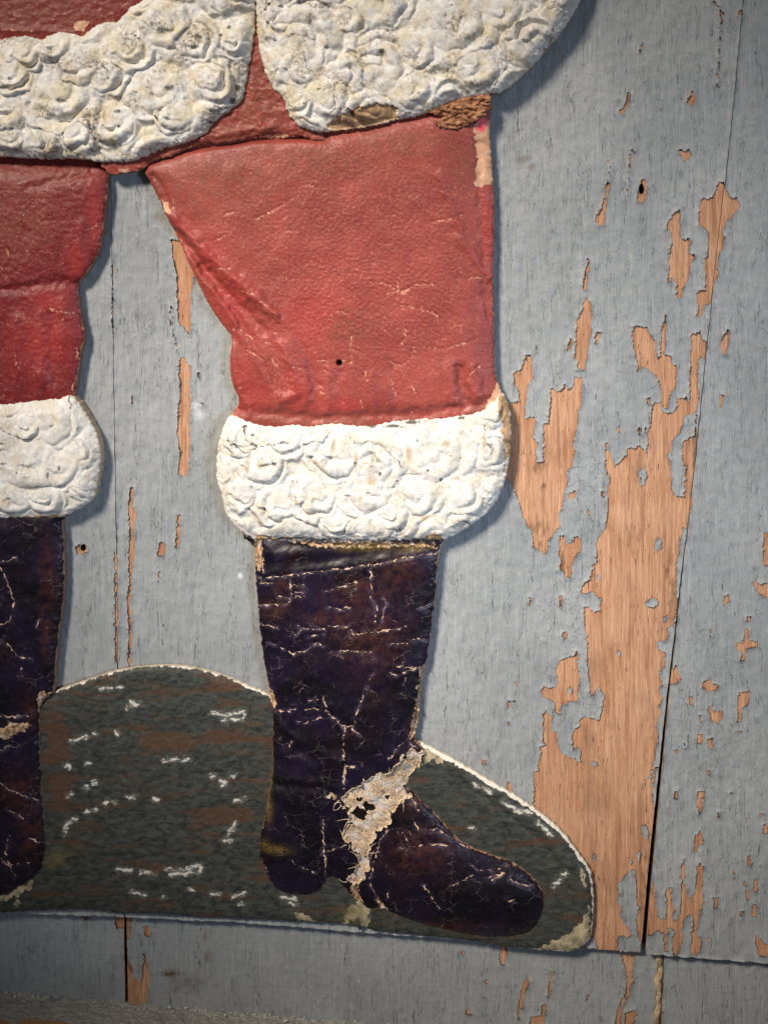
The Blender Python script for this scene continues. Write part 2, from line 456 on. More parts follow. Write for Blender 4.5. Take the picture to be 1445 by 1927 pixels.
def mat_boot():
    m = Mat('dark_boot_paint')
    a = m.noise(1.1, 1.1, 0, 4); b = m.noise(6, 6, 3, 5, 0.65); f = m.noise(30, 30, 6, 3, 0.6); e = m.attr('edge')
    c = m.mix(m.rng(a, 0.38, 0.66), S(13, 9, 16), S(26, 17, 38))
    c = m.mix(m.mul(m.rng(m.noise(1.5, 1.2, 7, 4), 0.50, 0.72), 0.6), c, S(34, 17, 17))
    c = m.mix(m.mul(m.rng(b, 0.54, 0.78), 0.35), c, S(38, 28, 52))
    c = m.mix(m.mul(m.mul(m.attr('mb'), 0.75), m.rng(b, 0.30, 0.65)), c, S(76, 40, 32))
    c = m.mix(m.mul(m.rng(f, 0.60, 0.76), 0.35), c, S(96, 82, 96))
    ln = m.rng(m.add(m.attr('line'), m.mul(m.add(m.noise(11, 11, 25, 3), -0.5), 4.0)), 1.15, 0.1)
    hz = m.mul(m.rng(m.attr('line'), 9.0, 1.0), m.rng(m.noise(9, 9, 77, 3), 0.45, 0.7))
    c = m.mix(m.mul(hz, 0.35), c, S(104, 92, 120))
    cr = m.mul(m.rng(m.cracks(3.6, 4.6, 19, 2, 0.7), 0.018, 0.005), m.rng(m.noise(2.2, 2.2, 21, 3), 0.50, 0.62))
    c2 = m.mul(m.rng(m.cracks(9, 10, 23, 1.5, 0.9), 0.03, 0.008), m.rng(m.noise(2.8, 2.8, 27, 3), 0.56, 0.68))
    c = m.mix(m.mul(m.mx(m.mul(cr, 0.30), m.mul(c2, 0.15)), 0.9), c, S(176, 152, 150))
    c = m.mix(m.mul(ln, 0.92), c, S(226, 190, 160))
    torn = m.rng(m.add(m.attr('peel'), m.mul(m.add(m.noise(14, 14, 43, 4, 0.65), -0.5), 16.0)), -0.8, 0.9)
    tc = m.mix(m.rng(m.noise(20, 9, 49, 4), 0.3, 0.7), S(120, 86, 58), S(206, 172, 134))
    tc = m.mix(m.mul(m.rng(m.noise(7, 7, 57, 3), 0.55, 0.72), 0.8), tc, S(214, 206, 198))
    c = m.mix(torn, c, tc)
    c = m.mix(m.mul(m.attr('ma'), m.rng(m.noise(16, 40, 61, 3), 0.30, 0.55)), c, S(104, 86, 42))
    c = m.mix(m.attr('hole'), c, S(20, 12, 12))
    rimw = m.mul(m.rng(m.add(e, m.mul(m.noise(7, 7, 33, 4), 9.0)), 6.6, 4.4), 0.85)
    c = m.mix(rimw, c, S(170, 128, 104))
    c = m.mix(m.mul(m.attr('skirt'), 0.9), c, S(132, 98, 78))
    h = m.add(m.mul(b, 0.6), m.add(m.mul(f, 0.35), m.add(m.mul(ln, -1.2), m.mul(torn, -0.5))))
    h = m.add(h, m.mul(cr, -0.8))
    return m.done(c, m.rng(b, 0.3, 0.75, 0.32, 0.50), m.bump(h, 0.0004, 0.6), 0.35)


def mat_base():
    m = Mat('grey_green_paint')
    a = m.noise(1.3, 2.4, 0, 4); b = m.noise(5, 11, 3, 5, 0.65, 0.5); f = m.noise(26, 30, 6, 3, 0.6, 0.5); e = m.attr('edge')
    c = m.mix(m.rng(b, 0.32, 0.68), S(40, 43, 40), S(74, 76, 71))
    c = m.mix(m.mul(m.rng(m.add(m.noise(0.9, 4.2, 7, 5, 0.62), m.mul(m.attr('mb'), 0.30)), 0.50, 0.68), 0.8), c, S(86, 60, 43))
    c = m.mix(m.mul(m.rng(f, 0.54, 0.74), 0.30), c, S(112, 114, 108))
    c = m.mix(m.mul(m.rng(m.noise(12, 20, 9, 4), 0.56, 0.72), 0.55), c, S(32, 35, 33))
    mk = m.rng(m.add(m.attr('line'), m.mul(m.add(m.noise(8, 15, 25, 4, 0.65), -0.5), 24.0)), 3.6, -0.6)
    sm = m.mul(m.rng(m.add(m.attr('line'), m.mul(m.add(m.noise(7, 22, 97, 4, 0.65), -0.5), 18.0)), 9.0, 2.0), 0.30)
    c = m.mix(sm, c, S(140, 138, 130))
    c = m.mix(m.mul(mk, 0.9), c, S(220, 216, 206))
    c = m.mix(m.mul(m.rng(m.noise(30, 36, 39, 2), 0.72, 0.78), 0.5), c, S(200, 196, 184))
    pe = m.rng(m.add(m.attr('peel'), m.mul(m.add(m.noise(10, 10, 43, 4, 0.65), -0.5), 14.0)), -0.4, 0.9)
    pc2 = m.mix(m.rng(m.noise(6, 6, 45, 3), 0.35, 0.65), S(196, 178, 142), S(132, 126, 104))
    c = m.mix(m.mul(pe, 0.9), c, pc2)
    c = m.mix(m.mul(m.attr('ma'), m.rng(b, 0.3, 0.6)), c, S(104, 96, 58))
    rw = m.attr('rimw')
    c = m.mix(m.rng(m.add(m.math('SUBTRACT', e, rw), m.mul(m.noise(6, 6, 33, 4, 0.65), 16.0)), 8.8, 6.8), c, S(226, 219, 204))
    c = m.mix(m.mul(m.attr('skirt'), 0.8), c, S(196, 180, 156))
    h = m.add(m.mul(b, 0.9), m.add(m.mul(f, 0.5), m.mul(mk, 0.4)))
    return m.done(c, 0.58, m.bump(h, 0.0004, 0.6), 0.3)


def mat_torn():
    m = Mat('torn_board')
    a = m.noise(4, 12, 0, 4, 0.6, 0.8); b = m.noise(9, 9, 3, 4)
    c = m.mix(m.rng(a, 0.35, 0.65), S(106, 66, 46), S(176, 126, 92))
    c = m.mix(m.mul(m.rng(b, 0.5, 0.7), 0.6), c, S(70, 40, 30))
    c = m.mix(m.mul(m.rng(m.noise(9, 20, 8, 3), 0.64, 0.7), 0.7), c, S(206, 180, 150))
    return m.done(c, 0.85, m.bump(m.add(a, b), 0.0004, 0.8), 0.15)


def mat_fibre():
    m = Mat('torn_paper_fibre')
    a = m.noise(16, 16, 0, 5, 0.7, 1.5); g = m.noise(4.5, 4.5, 3, 3); b = m.noise(40, 40, 6, 3)
    c = m.mix(m.rng(a, 0.34, 0.66), S(160, 124, 92), S(224, 202, 172))
    c = m.mix(m.mul(m.rng(g, 0.46, 0.60), 0.85), c, S(206, 198, 190))
    c = m.mix(m.mul(m.rng(m.noise(6, 6, 13, 4), 0.60, 0.72), 0.6), c, S(110, 78, 58))
    c = m.mix(m.mul(m.rng(b, 0.58, 0.70), 0.6), c, S(236, 222, 200))
    c = m.mix(m.mul(m.rng(m.attr('edge'), 3.0, 0.6), 0.7), c, S(232, 208, 178))
    return m.done(c, 0.85, m.bump(m.add(a, b), 0.0009, 0.9), 0.15)


def mat_sill():
    m = Mat('worn_sill_paint')
    a = m.noise(2.0, 4.0, 0, 4); b = m.noise(12, 18, 3, 5, 0.65)
    c = m.mix(m.rng(b, 0.3, 0.7), S(140, 138, 130), S(180, 178, 170))
    c = m.mix(m.mul(m.rng(a, 0.5, 0.7), 0.5), c, S(104, 104, 100))
    c = m.mix(m.mul(m.rng(m.noise(34, 34, 7, 3), 0.58, 0.7), 0.7), c, S(190, 188, 182))
    c = m.mix(m.rng(m.add(m.attr('ma'), m.mul(m.add(b, -0.5), 0.9)), 0.42, 0.6), c, S(176, 136, 88))
    return m.done(c, 0.75, m.bump(b, 0.0016, 0.9), 0.3)


def mat_plain(name, c1, c2, rough=0.8):
    m = Mat(name); b = m.noise(9, 9, 0, 4)
    return m.done(m.mix(m.rng(b, 0.35, 0.65), c1, c2), rough, m.bump(b, 0.0006, 0.7), 0.2)


M_PAINT = mat_paint(); M_PAINT_LOW = mat_paint('grey_paint_brushed', True); M_WOOD = mat_wood()
M_HEM = mat_fur('aged_white_plaster', 0.70, 1.0); M_CUFF = mat_fur('white_plaster', 0.40, 0.40)
M_RED = mat_red(); M_BOOT = mat_boot(); M_BASE = mat_base(); M_TORN = mat_torn(); M_FIBRE = mat_fibre(); M_SILL = mat_sill()
M_CAULK = mat_plain('beige_caulk', S(196, 172, 138), S(148, 118, 88)); M_DARK = mat_plain('old_dark_board', S(30, 24, 21), S(44, 34, 28))
M_WHITE = mat_plain('white_crumb', S(225, 225, 222), S(190, 188, 184))

# ------------------------------------------------------------------ outlines of the figure (photo pixels, on the plane of each rim)
HEM_R = [(482, -200), (482, 0), (485, 60), (490, 100), (507, 154), (532, 184), (544, 214), (564, 237), (599, 248), (639, 245),
         (699, 237), (749, 224), (779, 219), (813, 208), (858, 188), (898, 181), (921, 177), (943, 172), (983, 142), (1023, 100),
         (1063, 50), (1090, 5), (1106, -50), (1110, -200)]
HEM_L = [(-230, 110), (-150, 90), (-80, 84), (0, 73), (35, 67), (69, 71), (80, 74), (90, 67), (114, 59), (135, 62), (152, 66), (166, 59),
         (187, 45), (208, 41), (225, 37), (242, 17), (263, 3), (277, -10), (300, -60), (310, -200), (478, -200), (481, 0), (479, 52),
         (474, 90), (467, 128), (464, 149), (457, 183), (439, 204), (415, 218), (398, 235), (388, 249), (363, 263), (332, 272), (301, 282),
         (263, 298), (239, 304), (194, 304), (166, 301), (131, 298), (69, 298), (0, 294), (-100, 288), (-230, 280)]
COAT = [(-230, -200), (330, -200), (330, -20), (290, 30), (230, 60), (160, 90), (0, 105), (-230, 120)]
SEAT = [(430, -60), (520, -60), (530, 120), (560, 190), (612, 262), (560, 256), (520, 259), (480, 258), (430, 268), (385, 270), (345, 283),
        (326, 291), (300, 299), (284, 305), (266, 318), (242, 324), (208, 328), (190, 306), (180, 270), (300, 220), (420, 120)]
TROUSER_R = [(272, 313), (288, 352), (311, 397), (326, 432), (351, 483), (371, 528), (397, 579), (427, 622), (437, 637), (433, 680),
             (437, 720), (450, 751), (439, 776), (434, 800), (480, 815), (600, 815), (735, 812), (880, 800), (950, 780), (944, 738),
             (936, 716), (931, 690), (929, 600), (928, 503), (930, 440), (928, 352), (925, 301), (922, 250), (921, 200), (900, 160),
             (760, 180), (612, 225), (560, 238), (480, 247), (400, 258), (345, 276), (326, 285), (300, 296)]
TROUSER_L = [(204, 300), (204, 329), (200, 373), (194, 430), (187, 471), (172, 500), (153, 527), (146, 538), (148, 571), (155, 609),
             (159, 628), (151, 672), (146, 710), (140, 745), (130, 765), (75, 772), (0, 780), (-230, 790), (-230, 270), (-100, 270), (100, 275)]
CUFF_R = [(431, 784), (419, 806), (410, 844), (408, 892), (416, 930), (427, 969), (449, 995), (474, 1012), (487, 1015), (552, 1013),
          (620, 1015), (680, 1017), (745, 1017), (788, 1015), (839, 1014), (886, 988), (921, 960), (942, 926), (955, 883), (961, 836),
          (961, 790), (957, 763), (947, 741), (938, 742), (925, 757), (905, 770), (880, 777), (835, 784), (792, 787), (736, 791), (706, 799), (672, 800),
          (640, 797), (612, 796), (580, 801), (552, 796), (522, 801), (487, 796), (460, 788), (440, 781)]
CUFF_L = [(133, 743), (146, 753), (164, 781), (179, 807), (189, 841), (190, 863), (185, 900), (176, 938), (157, 953), (123, 971),
          (75, 976), (0, 979), (-230, 990), (-230, 775), (-100, 768), (0, 759), (75, 751), (115, 747)]
BOOT_R = [(481, 1000), (481, 1030), (480, 1068), (484, 1126), (489, 1181), (496, 1239), (505, 1288), (508, 1310), (513, 1345), (513, 1400),
          (513, 1447), (503, 1515), (489, 1575), (488, 1590), (493, 1622), (513, 1665), (537, 1680), (580, 1683), (605, 1670), (617, 1652),
          (634, 1654), (663, 1687), (692, 1708), (711, 1707), (750, 1722), (798, 1739), (857, 1753), (915, 1762), (968, 1760), (1002, 1745),
          (1019, 1714), (1021, 1680), (1004, 1651), (968, 1624), (924, 1607), (881, 1590), (852, 1568), (828, 1539), (798, 1510), (770, 1482),
          (762, 1465), (772, 1450), (795, 1428), (799, 1410), (781, 1392), (786, 1360), (790, 1324), (795, 1275), (802, 1248), (810, 1202), (816, 1147),
          (822, 1099), (827, 1041), (834, 1017), (834, 1000)]
BOOT_L = [(116, 960), (118, 981), (122, 1043), (120, 1126), (110, 1209), (103, 1284), (100, 1304), (80, 1321), (75, 1354), (77, 1437),
          (81, 1500), (87, 1583), (83, 1616), (71, 1645), (41, 1666), (0, 1686), (-100, 1705), (-230, 1712), (-230, 960)]
BASE = [(70, 1330), (102, 1302), (137, 1290), (178, 1275), (224, 1262), (266, 1256), (307, 1253), (353, 1256), (394, 1264), (436, 1278),
        (469, 1292), (504, 1307), (530, 1330), (640, 1420), (720, 1420), (770, 1400), (786, 1396), (799, 1401), (832, 1418), (876, 1442), (924, 1471), (973, 1500), (1021, 1534),
        (1060, 1568), (1089, 1607), (1109, 1636), (1116, 1675), (1116, 1728), (1109, 1767), (1089, 1786), (1065, 1791), (997, 1786),
        (949, 1781), (876, 1769), (765, 1757), (700, 1750), (684, 1744), (676, 1752), (668, 1742), (634, 1738), (576, 1735), (508, 1731), (415, 1727), (353, 1724), (291, 1720), (224, 1718),
        (166, 1712), (83, 1713), (0, 1718), (-230, 1726), (-230, 1600), (0, 1500), (60, 1400)]

FIGURE = [HEM_R, HEM_L, COAT, SEAT, TROUSER_R, TROUSER_L, CUFF_R, CUFF_L, BOOT_R, BOOT_L, BASE]

# ------------------------------------------------------------------ the plank wall: where the paint has come off (photo pixels)
JOINT_R = [(1420, -420), (1398, 0), (1392, 60), (1379, 200), (1365, 330), (1352, 440), (1339, 560), (1326, 680), (1315, 790), (1305, 890),
           (1295, 980), (1283, 1070), (1272, 1170), (1262, 1260), (1252, 1350), (1243, 1440), (1232, 1550), (1222, 1650), (1210, 1793), (1200, 1900)]
JOINT_L = [(200, -420), (206, 0), (212, 500), (216, 800), (220, 1000), (222, 1250), (228, 1500), (235, 1720), (238, 1850)]
LOWEDGE = [(-420, 1697), (0, 1717), (224, 1725), (440, 1735), (640, 1751), (766, 1761), (1000, 1778), (1090, 1785), (1445, 1813), (1865, 1848)]

A = (900, 0, 2.651); B = (900, 300, 2.651); C = (900, 640, 2.651); D = (900, 1060, 2.651); Ez = (940, 1420, 2.861); Fz = (100, 300, 2.007)
BARE = []
BARE += zp(*A, [(742, 450), (758, 470), (755, 500), (735, 545), (722, 572), (702, 560), (705, 545), (725, 535), (735, 490)],
           [(1070, 445), (1082, 490), (1075, 515), (1062, 528), (1045, 510), (1035, 508), (1050, 475)],
           [(1000, 745), (1010, 738), (1028, 752), (1045, 735), (1062, 765), (1050, 790), (1030, 810), (1020, 785), (1003, 775)],
           [(642, 890), (658, 915), (640, 990), (630, 1110), (600, 1128), (575, 1100), (590, 1075), (605, 1045), (622, 1000)],
           [(825, 890), (842, 905), (838, 950), (825, 1005), (805, 1008), (788, 990), (795, 940), (810, 905)],
           [(1206, 55), (1221, 60), (1216, 125), (1204, 125)], [(1300, 40), (1313, 45), (1306, 78), (1292, 75)],
           [(812, 215), (820, 212), (810, 265), (803, 265)])
BARE += zp(*B, [(548, 490), (556, 510), (552, 545), (540, 570), (550, 600), (535, 625), (545, 655), (518, 640), (520, 595), (535, 540)],
           [(540, 685), (565, 720), (560, 850), (545, 960), (530, 1045), (490, 1045), (495, 1000), (475, 985), (485, 900), (490, 800), (510, 760), (520, 715)],
           [(460, 890), (468, 915), (455, 955), (438, 950), (445, 920)], [(590, 858), (607, 860), (600, 915), (580, 922), (582, 880)],
           [(1000, 245), (1010, 280), (1005, 390), (1030, 400), (1045, 378), (1055, 400), (1050, 460), (1080, 480), (1055, 520), (1045, 600),
            (1020, 640), (1010, 690), (988, 690), (985, 620), (970, 590), (942, 615), (945, 560), (950, 470), (965, 400), (955, 350), (932, 350), (940, 320), (965, 275)],
           [(1200, 105), (1222, 110), (1240, 170), (1262, 195), (1285, 180), (1305, 225), (1290, 260), (1245, 300), (1215, 360), (1225, 390), (1215, 450),
            (1195, 480), (1190, 540), (1203, 555), (1185, 595), (1170, 650), (1155, 720), (1125, 720), (1115, 785), (1088, 775), (1095, 725),
            (1085, 655), (1125, 645), (1130, 570), (1120, 515), (1135, 480), (1150, 400), (1140, 350), (1120, 330), (1090, 330), (1105, 215),
            (1120, 185), (1150, 195), (1175, 170)],
           [(1240, 840), (1253, 860), (1240, 980), (1215, 960), (1205, 930), (1215, 880)], [(1210, 1180), (1222, 1170), (1218, 1230), (1205, 1235)],
           [(770, 828), (838, 832), (865, 880), (885, 920), (888, 985), (905, 975), (905, 920), (915, 830), (932, 760), (938, 830), (930, 940),
            (920, 975), (960, 975), (968, 1020), (992, 1030), (985, 1130), (955, 1180), (945, 1240), (915, 1240), (910, 1160), (895, 1090),
            (850, 1045), (820, 1030), (795, 1060), (790, 1000), (775, 960), (765, 880)],
           [(835, 1190), (850, 1185), (855, 1215), (838, 1215)])
BARE += zp(*C, [(170, 310), (205, 300), (195, 240), (175, 210), (178, 160), (215, 140), (235, 70), (265, 70), (272, 180), (245, 235), (235, 330),
                (228, 390), (275, 380), (290, 400), (280, 440), (275, 490), (300, 510), (285, 550), (295, 605), (318, 600), (325, 520), (320, 420),
                (345, 410), (355, 330), (360, 240), (375, 235), (395, 255), (420, 240), (430, 215), (445, 240), (475, 225), (480, 185), (515, 180),
                (522, 210), (510, 330), (495, 370), (490, 450), (470, 520), (482, 550), (470, 620), (440, 660), (445, 710), (425, 760), (420, 830),
                (400, 870), (405, 930), (375, 970), (345, 1010), (345, 1055), (325, 1065), (270, 1020), (268, 960), (225, 890), (205, 820),
                (170, 720), (140, 690), (60, 600), (60, 330)],
           [(405, 975), (425, 970), (440, 1015), (470, 1010), (475, 980), (500, 975), (513, 1000), (510, 1050), (480, 1080), (465, 1130), (460, 1185),
            (435, 1180), (425, 1145), (398, 1150), (410, 1100), (400, 1050)],
           [(450, 760), (480, 750), (485, 775), (465, 795), (450, 785)], [(545, 830), (558, 850), (552, 875), (540, 865)],
           [(688, 430), (700, 430), (695, 475), (685, 470)], [(800, 430), (810, 440), (802, 470), (795, 465)], [(830, 425), (838, 440), (832, 465), (825, 455)],
           [(615, 755), (628, 750), (625, 780), (612, 775)], [(265, 1180), (275, 1180), (270, 1205)],
           [(1425, 960), (1460, 950), (1480, 1040), (1460, 1120), (1420, 1120), (1415, 1020)], [(1365, 1205), (1400, 1212), (1470, 1200), (1480, 1320), (1430, 1280), (1385, 1250)],
           [(1225, 1275), (1248, 1270), (1245, 1310), (1220, 1310)], [(1205, 270), (1220, 265), (1215, 330), (1205, 330)])
# the great bare patch left of the right-hand joint
big = zp(*C, [(1085, 365), (1100, 290), (1092, 200), (1096, 100), (1112, 80), (1132, 92), (1140, 0), (1118, 0), (1105, -50), (1058, -30), (1055, 200), (1050, 310), (1035, 280), (990, 290),
              (990, 330), (970, 360), (930, 358), (905, 345), (905, 310), (870, 310), (860, 345), (855, 420), (840, 450), (845, 520), (835, 555), (800, 520), (775, 540), (740, 535), (735, 570), (700, 610), (680, 630), (672, 600),
              (660, 560), (650, 550), (640, 500), (630, 520), (630, 640), (655, 690), (640, 760), (645, 850), (630, 940), (600, 980), (585, 1030),
              (590, 1110), (570, 1120), (560, 1180), (525, 1210)])[0]
big += zp(*D, [(505, 137), (525, 155), (570, 140), (610, 180), (605, 230), (575, 240), (550, 215), (525, 215), (525, 300), (540, 360), (540, 460),
               (545, 540), (555, 600), (550, 640), (570, 660), (600, 615), (628, 660), (615, 720), (600, 780), (560, 765), (510, 770), (500, 790),
               (510, 810), (480, 820), (465, 860), (470, 930), (495, 920), (510, 930), (505, 985), (460, 970), (420, 950), (400, 915), (390, 880),
               (395, 840), (360, 835), (365, 760), (335, 735), (320, 745), (325, 830), (315, 880), (330, 900), (300, 920), (315, 945), (295, 1000),
               (300, 1030), (280, 1040), (275, 1100)])[0]
big += zp(*Ez, [(190, 90), (180, 250), (160, 330), (150, 700), (400, 1045), (480, 1200), (765, 1200), (765, 1075), (785, 900), (800, 750), (822, 560), (838, 400), (846, 330),
                (835, 310), (820, 230), (830, 165), (785, 140), (820, 120), (815, 80), (850, 60)])[0]
big += zp(*D, [(870, 1110), (830, 1080), (880, 1040), (870, 1000), (885, 960), (895, 870), (890, 800), (910, 750), (900, 720), (920, 670), (900, 630),
               (915, 600), (905, 540), (930, 510), (930, 440), (890, 425), (895, 390), (940, 385), (945, 345), (975, 300), (980, 270), (995, 200),
               (985, 150), (990, 60)])[0]
big += zp(*C, [(990, 1110), (1000, 1040), (1020, 935), (1040, 935), (1068, 800), (1060, 760), (1075, 640), (1088, 490)])[0]
BARE.append(big)
BARE += zp(*D, [(420, 475), (470, 460), (490, 432), (500, 455), (495, 490), (500, 545), (510, 570), (500, 600), (495, 690), (450, 690), (440, 700),
                (415, 700), (405, 750), (380, 740), (375, 690), (345, 675), (315, 660), (310, 630), (330, 610), (385, 620), (395, 600), (385, 530), (400, 490)],
           [(250, 165), (270, 165), (262, 220), (250, 200)], [(405, 150), (420, 160), (412, 225), (402, 210)], [(418, 345), (440, 335), (447, 380), (420, 372)],
           [(145, 685), (160, 680), (162, 720), (148, 725)], [(172, 682), (185, 685), (180, 700)], [(145, 790), (157, 790), (152, 820)],
           [(182, 595), (205, 585), (200, 605), (188, 608)], [(12, 975), (35, 980), (40, 995), (20, 998)], [(140, 1090), (160, 1085), (172, 1140), (150, 1150)],
           [(1115, 590), (1140, 575), (1165, 590), (1200, 610), (1180, 635), (1140, 640), (1115, 615)],
           [(1145, 715), (1165, 710), (1170, 735), (1215, 735), (1215, 780), (1190, 800), (1155, 780), (1150, 745)],
           [(1300, 640), (1355, 630), (1350, 690), (1315, 730), (1310, 790), (1290, 790), (1290, 700)], [(1050, 660), (1065, 660), (1068, 705), (1052, 700)],
           [(1100, 750), (1110, 755), (1108, 800), (1100, 795)], [(1090, 855), (1118, 850), (1115, 890), (1092, 895)], [(1140, 870), (1168, 870), (1165, 925), (1148, 920)],
           [(1023, 888), (1036, 900), (1030, 922)], [(980, 930), (998, 925), (990, 955), (980, 950)], [(1135, 1030), (1158, 1030), (1150, 1050)],
           [(1335, 265), (1358, 260), (1355, 290), (1340, 290)],
           [(1330, 325), (1350, 325), (1345, 375), (1385, 390), (1400, 420), (1370, 415), (1340, 425), (1330, 480), (1300, 480), (1320, 440), (1285, 430), (1285, 395), (1315, 390)],
           [(1155, 310), (1165, 350), (1155, 370)], [(1225, 160), (1250, 155), (1245, 200), (1218, 205)], [(975, 1130), (995, 1130), (990, 1167), (978, 1167)],
           [(1100, 1140), (1130, 1135), (1125, 1165), (1105, 1167)], [(1288, 835), (1310, 835), (1305, 857)], [(985, 500), (1010, 575), (985, 600), (955, 600), (965, 540)])
BARE += zp(*Ez, [(825, 690), (835, 700), (845, 840), (860, 880), (890, 880), (900, 820), (890, 750), (905, 715), (925, 715), (925, 800), (940, 830), (930, 870),
                 (950, 900), (965, 850), (975, 750), (975, 600), (990, 560), (1000, 620), (990, 700), (1020, 770), (1045, 750), (1055, 690), (1060, 600),
                 (1075, 575), (1098, 600), (1090, 720), (1100, 790), (1080, 840), (1070, 900), (1060, 950), (1085, 1000), (1080, 1050), (1060, 1085),
                 (1030, 1075), (1025, 1000), (1040, 900), (1035, 850), (1000, 880), (980, 940), (985, 1000), (960, 1070), (930, 1080), (930, 1000),
                 (940, 950), (910, 930), (900, 980), (905, 1060), (885, 1065), (880, 960), (850, 950), (810, 975), (775, 980), (785, 880), (805, 780)],
           [(1065, 200), (1090, 190), (1108, 210), (1090, 240), (1085, 310), (1070, 315), (1060, 280)], [(1045, 440), (1075, 405), (1090, 440), (1098, 480), (1075, 490), (1060, 530), (1045, 520)],
           [(938, 190), (958, 190), (955, 235), (935, 230)], [(1168, 310), (1185, 305), (1178, 340), (1168, 345)], [(1230, 205), (1250, 195), (1252, 217)],
           [(1400, 320), (1418, 318), (1415, 340), (1402, 340)], [(1415, 380), (1445, 370), (1440, 430), (1415, 425)],
           [(1330, 545), (1345, 540), (1350, 575), (1360, 580), (1350, 600), (1330, 590)], [(1255, 620), (1268, 618), (1265, 665), (1257, 665)],
           [(1310, 670), (1322, 670), (1325, 710), (1312, 700)], [(1365, 670), (1392, 662), (1385, 740), (1365, 745)], [(1325, 730), (1340, 735), (1335, 790), (1325, 780)],
           [(1360, 805), (1382, 800), (1380, 870), (1355, 880)], [(1295, 840), (1308, 838), (1300, 880), (1290, 880)], [(1150, 770), (1180, 765), (1172, 825), (1152, 830)],
           [(1118, 985), (1135, 980), (1133, 1010), (1118, 1010)], [(1380, 960), (1410, 1000), (1470, 1030), (1470, 1090), (1395, 1085), (1375, 1010)], [(1115, 80), (1135, 80), (1130, 102), (1117, 100)])
BARE += zp(*Fz, [(445, 300), (480, 300), (540, 400), (525, 480), (520, 560), (525, 630), (512, 660), (495, 630), (475, 620), (470, 560), (465, 420), (450, 350)],
           [(478, 745), (495, 745), (510, 770), (523, 780), (518, 850), (522, 920), (515, 1000), (520, 1060), (512, 1190), (490, 1195), (472, 1185), (480, 1100),
            (470, 1040), (472, 940), (482, 880), (475, 800)],
           [(290, 1240), (305, 1238), (303, 1310), (315, 1330), (308, 1400), (312, 1480), (300, 1560), (298, 1640), (290, 1680), (300, 1720), (298, 1850), (292, 1920),
            (282, 1910), (288, 1780), (280, 1660), (290, 1600), (285, 1500), (290, 1400), (285, 1310)],
           [(470, 1340), (482, 1340), (478, 1465), (462, 1465)], [(400, 1440), (420, 1440), (425, 1485), (410, 1500), (398, 1495)], [(393, 1555), (406, 1555), (401, 1592)],
           [(544, 800), (554, 805), (550, 828)], [(554, 913), (566, 915), (562, 937)], [(294, 890), (304, 890), (300, 932)],
           [(85, 1460), (105, 1450), (128, 1455), (130, 1480), (110, 1490), (92, 1485)],
           [(232, 1480), (244, 1500), (246, 1600), (244, 1690), (251, 1700), (246, 1750), (246, 1900), (236, 1900)])
KEEP = zp(*C, [(1035, 372), (1082, 362), (1076, 470), (1022, 500), (1010, 560), (1030, 640), (1025, 775), (985, 775), (960, 730), (965, 690), (955, 600), (970, 500), (1000, 460), (1015, 420)],
          [(800, 650), (830, 640), (838, 670), (830, 730), (805, 720), (810, 690), (792, 670)], [(885, 1000), (900, 985), (912, 1000), (905, 1045), (880, 1045)],
          [(945, 565), (968, 560), (965, 595), (940, 595)])
KEEP += zp(*D, [(835, 195), (870, 170), (892, 180), (890, 205), (860, 218), (835, 210)], [(920, 270), (940, 258), (945, 275), (930, 292), (918, 290)],
           [(940, 320), (960, 318), (965, 335), (940, 338)], [(694, 430), (706, 430), (702, 460), (691, 455)], [(590, 60), (610, 60), (612, 80), (595, 78)],
           [(570, 985), (590, 985), (585, 1020), (568, 1015)], [(455, 610), (465, 620), (460, 645), (440, 640)])
KEEP += zp(*Ez, [(700, 625), (725, 620), (735, 720), (735, 800), (748, 810), (735, 900), (740, 950), (755, 1000), (760, 1060), (700, 1060), (640, 1050), (630, 990),
                 (650, 975), (690, 990), (710, 965), (680, 920), (650, 870), (655, 840), (630, 780), (650, 740), (630, 710), (660, 670)],
           [(765, 385), (785, 375), (798, 400), (795, 455), (780, 445), (765, 420)], [(745, 515), (760, 520), (750, 550), (745, 570), (735, 545)],
           [(503, 540), (517, 535), (510, 568), (499, 562)], [(503, 30), (520, 40), (512, 75), (500, 60)], [(698, 556), (710, 575), (700, 590)], [(470, 960), (520, 1010), (515, 1045), (460, 1030)])
G = (0, 1660, 2.89)
BARE_LOW = zp(*Ez, [(650, 1060), (690, 1075), (730, 1075), (715, 1150), (718, 1220), (700, 1250), (700, 1300), (660, 1350), (650, 1451), (640, 1600), (610, 1600), (615, 1451), (640, 1350), (670, 1290), (685, 1200)],
              [(120, 1230), (150, 1200), (165, 1215), (130, 1290), (125, 1350), (100, 1400), (115, 1415), (100, 1425), (95, 1390), (110, 1310)],
              [(275, 1165), (290, 1165), (270, 1310), (255, 1310)], [(230, 1340), (255, 1330), (240, 1451), (230, 1520), (155, 1500), (155, 1451), (170, 1410), (220, 1400)],
              [(470, 1290), (480, 1290), (472, 1340), (462, 1345)], [(670, 1380), (730, 1370), (740, 1400), (715, 1451), (700, 1560), (670, 1560)],
              [(0, 1030), (45, 1030), (40, 1080), (15, 1140), (-5, 1110)])
BARE_LOW += zp(*G, [(625, 150), (720, 150), (710, 300), (690, 310), (695, 420), (715, 450), (730, 520), (770, 540), (780, 430), (785, 380), (800, 420), (815, 500), (805, 700),
                    (680, 690), (695, 600), (690, 500), (675, 400), (680, 250), (640, 245), (628, 220)], [(785, 240), (810, 235), (820, 270), (810, 300), (785, 295)])
BARE_LOW += zp(440, 1660, 2.58, [(1210, 475), (1228, 475), (1238, 490), (1225, 505)], [(1120, 615), (1150, 615), (1152, 640), (1125, 640)], [(1100, 330), (1118, 335), (1122, 362), (1108, 352)])
